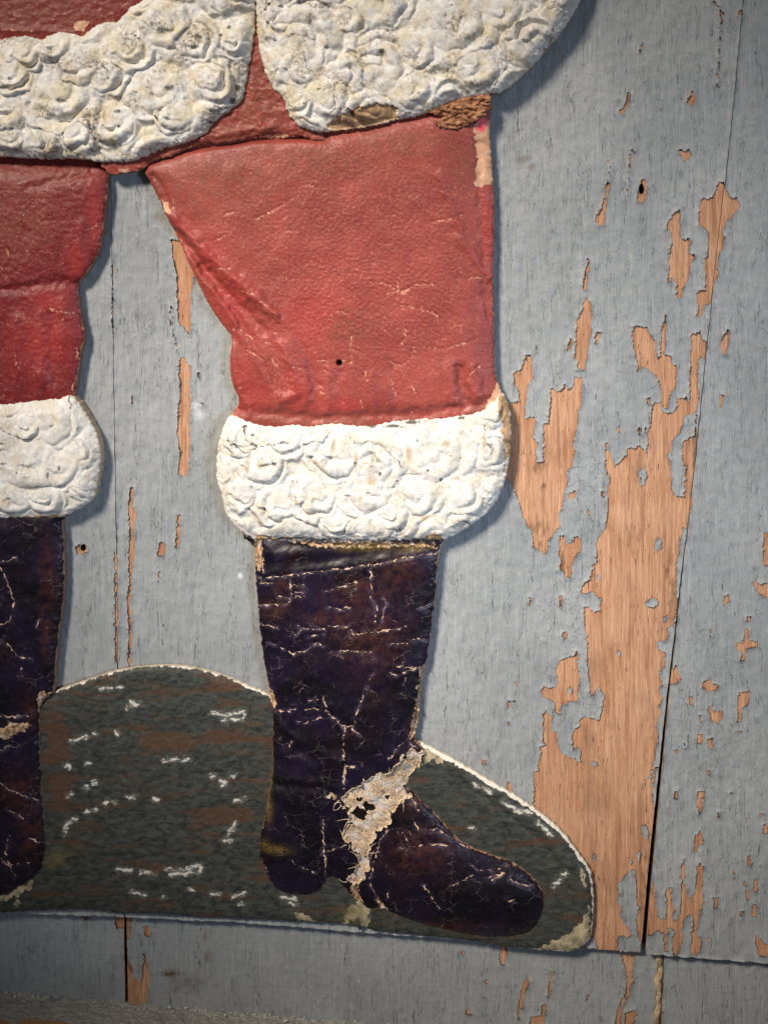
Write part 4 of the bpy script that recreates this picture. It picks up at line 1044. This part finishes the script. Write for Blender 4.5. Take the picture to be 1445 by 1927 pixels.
BOOT_CRACKS += zp(*Z7, [(432, 130), (430, 240)], [(435, 150), (480, 155)], [(350, 350), (352, 450), (360, 560), (355, 590)], [(640, 470), (760, 455), (840, 465)], [(740, 610), (780, 670), (800, 700)],
                  [(920, 540), (960, 560), (1060, 550)], [(980, 580), (1050, 570)], [(1000, 590), (1030, 575)], [(1070, 590), (1150, 625)], [(1110, 612), (1160, 622)], [(850, 605), (930, 570)], [(540, 560), (570, 440), (600, 400)],
                  [(530, 600), (560, 680), (580, 710)], [(550, 500), (530, 590)], [(600, 640), (595, 670)], [(500, 600), (520, 540), (550, 470)], [(140, 590), (110, 530)], [(230, 520), (320, 570)], [(740, 400), (790, 405)],
                  [(660, 410), (675, 445)], [(680, 400), (695, 430)], [(700, 360), (715, 400)], [(1060, 660), (1090, 665)], [(465, 620), (490, 590), (520, 590)], [(370, 480), (440, 455)], [(470, 650), (490, 600)]
                  , [(640, 300), (690, 290), (720, 330)], [(560, 690), (600, 715)], [(790, 400), (850, 445), (910, 485)])
BOOT_FOLDS = [(zp(*Z6, [(290, 1240), (400, 1330), (520, 1400), (680, 1475)])[0], 10, 1.5), (zp(*Z6, [(270, 1290), (380, 1390), (500, 1450)])[0], 9, -1.3),
              (zp(*Z7, [(150, 230), (280, 235), (420, 262)])[0], 9, -1.3), (zp(*Z7, [(150, 205), (280, 208), (410, 235)])[0], 8, 1.2), (zp(*Z7, [(160, 270), (260, 285), (360, 310)])[0], 8, 0.9),
              (zp(*Z6, [(560, 900), (700, 852), (900, 862)])[0], 16, 1.2), (zp(*Z6, [(150, 270), (580, 230), (900, 170), (1230, 150)])[0], 12, -1.4), (zp(*Z6, [(150, 200), (560, 170), (1000, 120)])[0], 9, 0.8),
              (zp(*Z7, [(600, 780), (760, 815), (950, 838), (1100, 830)])[0], 6, -1.2)]
BOOT_TORN = zp(*Z7, [(605, 180), (690, 90), (735, 110), (720, 160), (680, 200), (660, 240), (690, 280), (640, 300), (620, 330), (610, 370), (560, 400), (540, 440), (525, 470), (530, 520), (520, 560), (500, 600),
                     (460, 620), (448, 590), (480, 540), (490, 500), (480, 470), (440, 440), (425, 410), (460, 370), (440, 320), (420, 280), (460, 240), (540, 190)],
               [(545, 640), (560, 660), (590, 708), (600, 722), (570, 715)], [(455, 625), (490, 600), (482, 650), (505, 690), (528, 724), (510, 728), (478, 690), (460, 655)], [(375, 258), (395, 256), (402, 272), (385, 278), (370, 272)]) + zp(*Z6, [(130, 110), (175, 100), (190, 250), (160, 290), (130, 280)], [(360, 118), (700, 130), (1230, 125), (1250, 165), (1180, 145), (700, 150), (500, 140)],
               [(1250, 190), (1300, 120), (1290, 300), (1255, 480)], [(1140, 900), (1190, 880), (1165, 1100), (1135, 1250), (1120, 1330), (1080, 1340), (1120, 1180), (1150, 960)], [(225, 1020), (255, 1060), (265, 1150), (240, 1130), (210, 1090)])
BOOT_HOLES = [((440 + x / 2.064), (1360 + y / 2.064), r) for x, y, r in [(500, 340, 14), (525, 312, 9), (490, 282, 7), (448, 316, 6), (480, 330, 11), (540, 315, 7), (515, 300, 7), (600, 275, 6), (665, 250, 6), (432, 142, 5)]]
BOOTL_CRACKS = zp(*Z8, [(0, 215), (40, 290), (80, 400), (60, 490), (0, 510)], [(0, 560), (60, 600), (100, 650), (160, 660)], [(30, 220), (90, 200)], [(0, 420), (20, 415)], [(110, 700), (110, 740)],
                  [(-60, 1190), (0, 1210), (60, 1250), (140, 1290), (180, 1310)], [(50, 1340), (130, 1390)], [(140, 1470), (200, 1500)], [(0, 1080), (60, 1050)], [(0, 1540), (60, 1600), (80, 1650)], [(-50, 915), (150, 920)],
                  [(180, 520), (190, 480)], [(60, 1450), (40, 1530), (60, 1590), (140, 1580)], [(30, 560), (10, 600)])
BOOTL_TORN = zp(*Z8, [(245, 825), (200, 810), (170, 850), (190, 870), (215, 860)], [(10, 980), (60, 945), (140, 955), (150, 968), (100, 990), (40, 1020), (0, 1005)], [(180, 850), (215, 850), (200, 880), (180, 920)])

boot_hole = lambda px, py, d: np.clip(np.max([np.clip((1.15 - np.hypot(px - x, py - y) / r) * 4, 0, 1) for x, y, r in BOOT_HOLES], 0), 0, 1)
BOOT_RO = part('boot', M_BOOT, BOOT_R, 0.0085, lambda px, py, d: boot_h(px, py, d, True), {
    'line': lambda px, py, d: lines_dist(px, py, BOOT_CRACKS, 14.0, 3.0), 'peel': sdf_union(BOOT_TORN[1:]), 'hole': lambda px, py, d: np.maximum(boot_hole(px, py, d), 0.8 * sstep(-1, 2, sdf_union(BOOT_TORN[:1])(px, py, d))),
    'mb': lambda px, py, d: blobs(px, py, [(755, 1072, 38, 34), (533, 1102, 14, 18), (520, 1140, 26, 20), (680, 1110, 60, 30), (640, 1160, 60, 20), (790, 1590, 60, 40), (830, 1740, 90, 12), (780, 1380, 12, 26), (700, 1190, 60, 60), (775, 1500, 26, 30)]),
    'ma': lambda px, py, d: blobs(px, py, [(500, 1588, 9, 10), (520, 1592, 26, 8), (506, 1520, 8, 24), (660, 1025, 26, 9), (690, 1025, 50, 8), (780, 1028, 30, 6), (507, 1450, 6, 50)])})


def tear_h(px, py, d):
    db = np.maximum(poly_sdf(px, py, smooth_poly(BOOT_R), 400.0), 0)
    h = boot_h(px, py, db, True, True)
    u = px * 0.62 - py * 0.78
    fib = fbm(u / 5.0, (px * 0.78 + py * 0.62) / 26, 191, 3)
    lay = np.floor(2.2 * (fbm(px / 26, py / 20, 193, 2) + 0.6)) * 0.55
    return h + 0.9 + 0.55 * fib + lay + 1.0 * np.exp(-(d / 2.5) ** 2) * np.clip(0.3 + fbm(px / 9, py / 9, 195, 2), 0, 1)


ox = np.array(BOOT_TORN[0]); lo = ox.min(0) - 10; hi = ox.max(0) + 10
txs = np.arange(lo[0], hi[0], 1.2); tys = np.arange(lo[1], hi[1], 1.2); tX, tY = np.meshgrid(txs, tys); tx_, ty_ = tX.ravel(), tY.ravel()
ts = sdf_union([BOOT_TORN[0]], 40.0)(tx_, ty_, None) + 1.6 * fbm(tx_ / 4, ty_ / 4, 197, 2) + 4.0 * fbm(tx_ / 10, ty_ / 10, 196, 2)
qx = tx_ + 3.5 * fbm(tx_ / 7, ty_ / 7, 198, 2); qy = ty_ + 3.5 * fbm(tx_ / 7, ty_ / 7, 199, 2)
for (hx, hy, r) in BOOT_HOLES[:8]: ts = np.minimum(ts, np.hypot(qx - hx, qy - hy) - r * 0.85)
relief('torn_patch', M_FIBRE, BOOT_RO, txs, tys, ts.reshape(tX.shape), 0.0085, BACK, tear_h)['label'] = 'ragged pale torn layers at the ankle'
# loose fibres standing off the torn edge
rs = np.random.RandomState(12); fo = smooth_poly(BOOT_TORN[0], 3); cen = fo.mean(0); FB = np.array(FIG.location); fibres = []
for i in range(34):
    p = fo[rs.randint(len(fo))]; a0 = rs.uniform(0, 6.28); L = rs.uniform(9, 30); t = np.linspace(0, 1, 9); bend = rs.uniform(-1.6, 1.6)
    fxp = p[0] + np.cumsum(np.cos(a0 + bend * t)) * L / 9; fyp = p[1] + np.cumsum(np.sin(a0 + bend * t)) * L / 9
    db = np.maximum(poly_sdf(fxp, fyp, smooth_poly(BOOT_R), 400.0), 0); hh = 0.0085 + MM * (boot_h(fxp, fyp, db) + 0.9 + 1.2 * np.sin(t * 3.0) * rs.rand())
    qx_, qz_ = unproject(fxp, fyp, 0.0085); fibres.append(np.stack([qx_, -hh, qz_], 1))
Vf = []; Tf = []
for P in fibres:
    for i in range(9):
        r = 0.00042 * (1 - 0.75 * i / 8); b0 = len(Vf)
        tg = P[min(i + 1, 8)] - P[max(i - 1, 0)]; tg /= np.linalg.norm(tg) + 1e-9; u = np.cross(tg, (0, 1, 0)); u /= np.linalg.norm(u) + 1e-9; v_ = np.cross(u, tg)
        for j in range(4): Vf.append(P[i] + r * (math.cos(j * HP) * u + math.sin(j * HP) * v_))
        if i:
            for j in range(4):
                a = b0 - 4 + j; b = b0 - 4 + (j + 1) % 4; Tf += [(a, b, b + 4), (a, b + 4, a + 4)]
Vf = np.array(Vf)
me = make_mesh('paper_fibres', Vf - FB, np.array(Tf), np.ones(len(Tf), bool), {'pc': Vf * 25}, [M_FIBRE])
pf = bpy.data.objects.new('paper_fibres', me); sc.collection.objects.link(pf); pf.parent = BOOT_RO; pf['kind'] = 'stuff'
part('boot', M_BOOT, BOOT_L, 0.0085, lambda px, py, d: boot_h(px, py, d, False), {
    'line': lambda px, py, d: lines_dist(px, py, BOOTL_CRACKS, 14.0, 3.0), 'peel': sdf_union(BOOTL_TORN),
    'mb': lambda px, py, d: blobs(px, py, [(95, 1080, 14, 70), (90, 1180, 10, 50), (70, 1340, 20, 30), (60, 1560, 26, 60), (40, 1480, 30, 40)])})

# --- trouser legs and seat
TR_FOLDS = [([(318, 400), (351, 432), (417, 498), (472, 549), (520, 590)], 11, 2.2), ([(355, 483), (427, 574), (477, 655), (513, 725), (533, 751), (563, 736), (553, 685), (533, 645)], 9, 1.7),
            ([(380, 500), (452, 600), (503, 700), (518, 732)], 8, -1.8), ([(330, 432), (390, 505), (450, 570), (500, 620)], 8, -1.5), ([(462, 523), (533, 604), (573, 680), (580, 750)], 10, 1.3),
            ([(500, 570), (560, 640), (600, 720)], 9, -0.9), ([(864, 690), (870, 720), (878, 750)], 9, -1.7), ([(890, 690), (900, 740)], 9, 1.2), ([(845, 680), (850, 750)], 10, 0.9),
            ([(620, 690), (618, 770)], 8, 0.9), ([(640, 700), (642, 775)], 7, -0.8), ([(700, 700), (705, 780)], 9, 0.7), ([(740, 690), (745, 770)], 8, -0.6), ([(438, 650), (448, 720), (470, 775)], 8, 1.0),
            ([(830, 330), (870, 450), (920, 520)], 9, 1.0), ([(900, 270), (905, 420), (918, 600)], 8, -0.8), ([(450, 770), (600, 785), (800, 775), (920, 755)], 10, -1.6), ([(290, 330), (305, 345), (318, 385)], 6, -0.9)]
TR_LINES = zp(*Z3, [(985, 630), (990, 680), (1010, 690), (1050, 660), (1130, 660)], [(985, 660), (1000, 690), (1030, 675)], [(930, 715), (960, 690), (1020, 685)], [(890, 650), (940, 655), (985, 680)], [(1000, 740), (1060, 745), (1130, 770), (1140, 800)],
              [(1080, 890), (1150, 900), (1230, 880), (1280, 860)], [(820, 850), (810, 900), (850, 910)], [(690, 945), (720, 940)], [(780, 940), (820, 950), (815, 920)], [(870, 980), (875, 1020)],
              [(940, 940), (1000, 960), (1040, 930), (1050, 890)], [(1100, 990), (1120, 970), (1130, 990)], [(310, 500), (350, 480)], [(320, 600), (370, 600)], [(400, 680), (450, 690), (510, 740)], [(370, 830), (400, 830), (450, 860)],
              [(430, 900), (470, 930), (490, 940)], [(520, 935), (545, 965)], [(490, 880), (515, 872)], [(850, 1090), (855, 1120)], [(1030, 1110), (1040, 1140)], [(350, 400), (385, 392)], [(460, 420), (540, 380), (600, 340)],
              [(600, 965), (640, 970)], [(1100, 430), (1180, 420), (1230, 400)], [(960, 1010), (985, 1080)], [(1250, 1000), (1290, 960)], [(160, 340), (160, 370), (140, 400)], [(180, 165), (182, 195)],
              [(760, 760), (800, 765)], [(1010, 800), (1020, 850), (1000, 880)], [(1250, 640), (1330, 630)], [(400, 1045), (410, 1040)], [(530, 835), (540, 840)], [(700, 1060), (720, 1062)], [(1040, 1020), (1060, 1080)], [(660, 290), (690, 300)])


def under(px, py, P, depth, w):
    """the board sinks where it runs in under a trim"""
    return depth * np.exp(-(np.clip(-poly_sdf(px, py, P, 60.0), 0, 60) / w) ** 2)


def trouser_h(px, py, d):
    h = 0.55 * ridges(px, py, TR_FOLDS, 4.0) + dome(d, 120, 7.5) - under(px, py, HEM_R, 3.2, 14) - under(px, py, SEAT, 2.0, 9) + ridges(px, py, TR_FOLDS, 4.0)
    cen = np.exp(-((px - 700) / 260) ** 2 - ((py - 520) / 230) ** 2)
    # pebbled, wrinkled skin of the painted paper
    r = 0.8 * px + 0.6 * py
    peb = fbm(px / 6.5 + 0.15 * r / 10, py / 5.0, 3, 3)
    h = h + (0.10 + 0.30 * cen) * peb * sstep(0, 12, d)
    h = h + 0.35 * (1 - np.abs(fbm((px * 0.8 - py * 0.6) / 9, (px * 0.6 + py * 0.8) / 30, 13, 2))) * (0.3 + 0.7 * cen)
    h = h + 0.6 * fbm(px / 60, py / 60, 5, 2)
    h = h - ridges(px, py, [(L, 3.0, 0.35) for L in TR_LINES], 2.0, 21)
    h = h - 5.0 * np.clip(1.3 - np.hypot(px - 640, py - 680) / 5.0, 0, 1)
    # bead of paint dammed against the cuff, torn lip at the top
    h = h - 3.0 * np.exp(-(np.minimum(np.abs(py - np.interp(px, [345, 480, 560], [283, 262, 258])), 40) / 5.0) ** 2) * ((px > 330) & (px < 600))
    return h


TR_BARE = [[(890, 235), (902, 222), (922, 225), (928, 300), (930, 352), (920, 348), (905, 352), (893, 345), (898, 300), (893, 260)], [(928, 735), (935, 715), (950, 735), (962, 770), (955, 800), (925, 795), (905, 775), (915, 760)],
           [(305, 375), (318, 380), (325, 400), (316, 402)]]
part('trouser_leg', M_RED, TROUSER_R, 0.0095, trouser_h, {
    'line': lambda px, py, d: lines_dist(px, py, TR_LINES, 14.0, 3.0), 'peel': sdf_union(TR_BARE),
    'ma': lambda px, py, d: blobs(px, py, [(460, 700, 20, 40), (440, 560, 40, 60), (480, 740, 40, 30), (600, 600, 60, 60), (560, 730, 30, 40), (400, 480, 30, 40), (920, 420, 12, 60), (640, 760, 60, 16), (350, 420, 20, 20)]) * 0.75,
    'mb': lambda px, py, d: blobs(px, py, [(300, 350, 20, 40), (430, 330, 120, 50), (870, 320, 30, 50), (640, 790, 220, 12), (655, 620, 40, 40), (720, 585, 14, 10), (905, 770, 26, 16), (760, 270, 140, 30), (600, 300, 150, 40)]) * 0.85,
    'pink': lambda px, py, d: np.clip(blobs(px, py, [(905, 238, 13, 12), (908, 228, 12, 8)]) * 2.2 - 0.7, 0, 1),
    'hole': lambda px, py, d: np.clip((1.2 - np.hypot(px - 640, py - 680) / 5.5) * 3, 0, 1)})
TL_LINES = zp(*Z4, [(50, 500), (60, 540)], [(105, 510), (110, 550)], [(155, 510), (150, 550)], [(440, 410), (500, 385)], [(250, 800), (380, 830)], [(265, 800), (280, 815)], [(95, 1030), (98, 1080)], [(110, 1100), (125, 1070)], [(0, 370), (40, 350)],
              [(130, 330), (150, 320)], [(165, 265), (185, 270)], [(310, 1000), (325, 980)], [(0, 580), (30, 600)], [(390, 1000), (400, 1100), (360, 1230)])


def trouserL_h(px, py, d):
    h = dome(d, 110, 7.0) - under(px, py, HEM_L, 6.5, 26) + ridges(px, py, [([(150, 532), (110, 528), (60, 540), (-60, 545)], 9, -2.0), ([(130, 510), (120, 480), (125, 440)], 9, -1.1), ([(165, 500), (150, 470), (160, 420)], 9, 1.0), ([(80, 590), (85, 680), (78, 740)], 9, 1.2),
                                            ([(100, 590), (105, 720)], 8, -1.1), ([(40, 600), (35, 740)], 11, 1.3), ([(10, 600), (5, 740)], 9, -1.0), ([(125, 560), (120, 640)], 9, 0.9), ([(170, 325), (120, 338), (60, 352)], 7, -1.2)], 4.0, 17)
    h = h + 0.28 * fbm(px / 9, py / 8, 23, 3) * sstep(0, 12, d) + 0.7 * fbm(px / 50, py / 60, 25, 2)
    return h


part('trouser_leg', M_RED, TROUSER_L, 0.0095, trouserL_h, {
    'deep_shaded': lambda px, py, d: np.full(px.shape, 1.0),  # whole left leg: crimson paint plus painted-in dimming toward the left
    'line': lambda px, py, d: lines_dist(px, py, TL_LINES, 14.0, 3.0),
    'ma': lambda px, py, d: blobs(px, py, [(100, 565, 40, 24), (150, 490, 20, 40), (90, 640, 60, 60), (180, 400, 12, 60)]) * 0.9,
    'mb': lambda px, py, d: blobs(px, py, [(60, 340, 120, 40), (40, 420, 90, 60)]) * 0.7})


def seat_h(px, py, d):
    h = dome(d, 30, 3.0) + 0.8 * fbm(px / 30, py / 20, 43, 3) + 0.25 * fbm(px / 7, py / 7, 44, 3)
    h = h + ridges(px, py, [([(475, 150), (478, 200), (500, 250)], 8, 1.0), ([(380, 262), (440, 250), (520, 238)], 7, 1.4)], 4.0)
    h = h - 3.2 * sstep(0.8, 0.0, np.hypot((px - 505) / 46, (py - 261 + (px - 505) * 0.14) / 11) - 0.35)
    return h + 0.9 * np.exp(-(d / 5.0) ** 2)


SEAT_BARE = [[(455, 275), (470, 258), (505, 250), (545, 248), (548, 262), (520, 270), (480, 275)], [(222, 318), (235, 312), (250, 317), (245, 326), (225, 327)]]
part('trouser_seat', M_RED, SEAT, 0.0115, seat_h, {
    'peel': lambda px, py, d: sdf_union(SEAT_BARE)(px, py, d) * 0.6 - 1.5,
    'mb': lambda px, py, d: 0.55 + 0.45 * blobs(px, py, [(490, 170, 40, 90), (420, 250, 60, 30)]),
    'ma': lambda px, py, d: blobs(px, py, [(230, 315, 30, 12), (440, 280, 60, 10)]) * 0.5}, rough=3.0)

# --- coat above the left trim
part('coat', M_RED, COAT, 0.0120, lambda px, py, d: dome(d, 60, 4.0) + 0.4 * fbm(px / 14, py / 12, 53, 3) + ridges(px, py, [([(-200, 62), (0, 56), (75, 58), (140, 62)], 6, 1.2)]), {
    'deep_shaded': lambda px, py, d: np.full(px.shape, 0.8),  # crimson coat, with the dim upper corner also put into its colour
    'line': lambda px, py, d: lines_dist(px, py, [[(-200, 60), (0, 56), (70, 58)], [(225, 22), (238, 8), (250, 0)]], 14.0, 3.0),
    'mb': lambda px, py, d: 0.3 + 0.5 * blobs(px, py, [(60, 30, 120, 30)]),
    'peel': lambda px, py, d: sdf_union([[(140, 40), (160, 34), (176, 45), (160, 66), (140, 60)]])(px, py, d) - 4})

# --- white fur: cuffs and hem trim
CUF_CR = zp(*Z5, [(120, 250), (200, 300), (260, 270), (330, 265), (400, 290), (440, 275), (520, 230)], [(190, 190), (205, 240), (250, 275)], [(250, 670), (360, 685), (480, 690), (640, 692)], [(1130, 590), (1180, 620)], [(1240, 180), (1245, 250), (1270, 290)], [(820, 300), (870, 330), (882, 375)],
            [(880, 395), (960, 390)], [(560, 440), (640, 420)], [(890, 600), (860, 640), (850, 690)])
CUF_ST = [(630, 835, 8, 30), (672, 860, 9, 40), (770, 850, 14, 40), (840, 830, 16, 14), (910, 830, 9, 34), (800, 970, 18, 14), (762, 1005, 12, 12), (860, 895, 16, 8), (580, 960, 14, 10), (500, 955, 9, 14), (680, 930, 8, 24), (700, 900, 20, 20), (495, 870, 22, 16), (560, 940, 16, 12), (470, 870, 12, 20)]
CUF_DK = [(716, 886, 5, 5), (806, 880, 4, 4), (830, 898, 5, 6), (670, 866, 3, 4), (748, 900, 4, 3), (478, 815, 6, 4), (668, 830, 3, 4), (740, 800, 26, 5), (775, 793, 22, 5), (700, 801, 16, 4), (868, 785, 10, 4), (520, 868, 8, 6), (476, 910, 3, 4), (742, 912, 3, 4), (786, 825, 3, 5), (560, 930, 3, 3), (462, 800, 8, 4)]
CUFR_PEEL = [[(940, 735), (953, 745), (961, 770), (963, 840), (950, 890), (944, 800), (936, 770)], [(410, 840), (420, 835), (416, 850)], [(800, 1008), (820, 998), (836, 1012), (800, 1020)], [(480, 1005), (520, 1008), (600, 1012), (560, 1018), (480, 1018)]]
part('cuff', M_CUFF, CUFF_R, 0.0120, fur_height(cufR_c, 7, 6.5, 60, 1.0, [(CUF_CR[0], 4, -0.9), (CUF_CR[2], 4, -1.3), (CUF_CR[3], 4, -1.2)]), {
    'line': lambda px, py, d: lines_dist(px, py, CUF_CR, 14.0, 3.0), 'ma': lambda px, py, d: blobs(px, py, CUF_ST) * 0.62, 'mb': lambda px, py, d: blobs(px, py, CUF_DK) * 0.85,
    'peel': sdf_union(CUFR_PEEL)}, rough=2.2)
CUL_CR = zp(*Z4, [(355, 1245), (365, 1290), (360, 1310)], [(150, 1690), (280, 1690), (350, 1680)], [(0, 1380), (60, 1420), (110, 1440)])
part('cuff', M_CUFF, CUFF_L, 0.0120, fur_height(cufL_c, 9, 6.5, 60), {
    'line': lambda px, py, d: lines_dist(px, py, CUL_CR, 14.0, 3.0), 'ma': lambda px, py, d: blobs(px, py, [(40, 860, 20, 30), (90, 780, 30, 12), (20, 800, 30, 20), (70, 820, 20, 20), (20, 940, 30, 16), (60, 905, 10, 20)]) * 0.55,
    'mb': lambda px, py, d: blobs(px, py, [(98, 890, 4, 10), (118, 875, 5, 9), (60, 892, 14, 3), (40, 885, 4, 9), (12, 868, 14, 4), (10, 830, 16, 4), (60, 822, 12, 3)]) * 0.72,
    'peel': sdf_union([[(45, 970), (112, 965), (112, 990), (45, 990)]])}, rough=2.2)
HL_CR = zp(*Z1, [(510, 660), (515, 720), (545, 780), (550, 830), (575, 860), (565, 890)], [(360, 700), (375, 780), (420, 830), (440, 860)], [(1060, 420), (1105, 470), (1110, 540)], [(870, 670), (880, 610), (920, 580)], [(330, 660), (450, 662), (510, 650)], [(150, 760), (140, 790), (100, 820)], [(960, 785), (975, 770), (960, 750)])
part('fur_trim', M_HEM, HEM_L, 0.0155, fur_height(hemL_c, 3, 7.0, 60, 1.15, [(HL_CR[0], 3.5, -0.8), (zp(*Z1, [(250, 600), (330, 655), (430, 655), (510, 640)])[0], 6, -1.8), (zp(*Z1, [(260, 530), (340, 600), (400, 580), (420, 510)])[0], 6, -1.8),
                                                                               (zp(*Z1, [(150, 460), (190, 520), (230, 600)])[0], 9, -1.5), (zp(*Z1, [(540, 350), (590, 420), (600, 500)])[0], 7, -1.4)]), {
    'line': lambda px, py, d: lines_dist(px, py, HL_CR, 14.0, 3.0),
    'ma': lambda px, py, d: blobs(px, py, [(62, 168, 9, 14), (205, 95, 12, 16), (210, 160, 9, 16), (60, 200, 16, 20), (160, 150, 50, 20), (290, 180, 30, 24), (200, 215, 20, 16), (90, 280, 30, 10)]) * 0.55,
    'mb': lambda px, py, d: blobs(px, py, [(435, 53, 7, 8), (420, 68, 5, 5), (231, 238, 5, 5), (28, 148, 6, 7), (325, 166, 14, 10), (124, 191, 14, 5), (440, 190, 10, 12), (450, 165, 8, 14), (398, 230, 10, 6), (380, 70, 12, 8), (370, 90, 14, 6), (260, 68, 5, 4), (310, 60, 20, 10), (228, 210, 10, 6), (15, 165, 18, 5), (340, 0, 30, 6), (455, 195, 6, 14), (70, 15, 0.1, 0.1)]) * 0.78}, rough=2.4)
HR_CR = zp(480, 0, 4.516, [(620, 420), (600, 480), (595, 540)], [(440, 500), (450, 590), (500, 605)], [(690, 700), (680, 800), (690, 890)], [(640, 960), (710, 920), (760, 940)], [(520, 760), (600, 765)], [(1270, 880), (1340, 850), (1400, 780)]) + zp(*Z2, [(1020, 320), (1040, 350)])
HR_PEEL = [[(617, 234), (632, 222), (650, 213), (669, 205), (700, 198), (722, 195), (742, 200), (750, 210), (750, 224), (699, 238), (640, 246), (617, 242)], [(1060, 60), (1075, 30), (1092, 5), (1096, 14), (1075, 45)], [(1022, 95), (1035, 75), (1040, 85), (1028, 105)]]


def hemR_h(px, py, d):
    h = _hr(px, py, d)
    t = sdf_union(HR_PEEL)(px, py, d)
    return h - 2.2 * sstep(-1, 3, t) * sstep(0, 4, d)


_hr = fur_height(hemR_c, 5, 7.0, 60, 1.1, [(zp(480, 0, 4.516, [(560, 220), (600, 330), (620, 430)])[0], 5, 1.2), (zp(480, 0, 4.516, [(620, 470), (740, 470), (900, 500), (980, 580), (1000, 680)])[0], 6, 1.3), (zp(480, 0, 4.516, [(640, 430), (740, 440)])[0], 6, -1.6), (HR_CR[0], 4, -1.5)])
HEM_RO = part('fur_trim', M_HEM, HEM_R, 0.0155, hemR_h, {
    'line': lambda px, py, d: lines_dist(px, py, HR_CR, 14.0, 3.0), 'peel': sdf_union(HR_PEEL),
    'ma': lambda px, py, d: blobs(px, py, [(660, 205, 14, 8), (540, 200, 6, 20), (830, 70, 40, 30), (700, 130, 40, 20), (760, 40, 30, 40), (545, 125, 20, 20), (900, 60, 20, 16), (820, 15, 20, 20), (955, 20, 30, 20), (590, 100, 30, 30)]) * 0.5,
    'mb': lambda px, py, d: blobs(px, py, [(532, 14, 9, 6), (510, 10, 6, 6), (565, 4, 8, 6), (502, 20, 4, 5), (838, 31, 5, 4), (850, 12, 5, 3), (585, 190, 3, 4), (555, 66, 8, 3), (575, 195, 4, 4), (720, 98, 10, 8)]) * 0.8}, rough=2.2)

# --- the torn, rolled-up paper at the corner of the trim
TORN = [(806, 211), (830, 198), (858, 186), (898, 179), (921, 175), (925, 190), (924, 203), (912, 218), (890, 233), (862, 244), (832, 243), (818, 233), (822, 225), (838, 218), (815, 216)]


def torn_h(px, py, d):
    u = (px - 870) * 0.96 - (py - 212) * 0.30; vv = (px - 870) * 0.30 + (py - 212) * 0.96
    h = dome(d, 9, 2.2) + 2.2 * np.abs(np.sin(vv / 8.5 + 2.2 * fbm(px / 20, py / 12, 3, 2))) + 0.7 * fbm(px / 16, py / 8, 4, 3)
    return h - 3.2 * np.exp(-((px - 862) / 16) ** 2 - ((py - 222) / 6) ** 2) * sstep(2, 7, d)


part('torn_paper', M_TORN, TORN, 0.0150, torn_h, {}, rough=2.5, step=1.3, parent=HEM_RO, smooth=False)
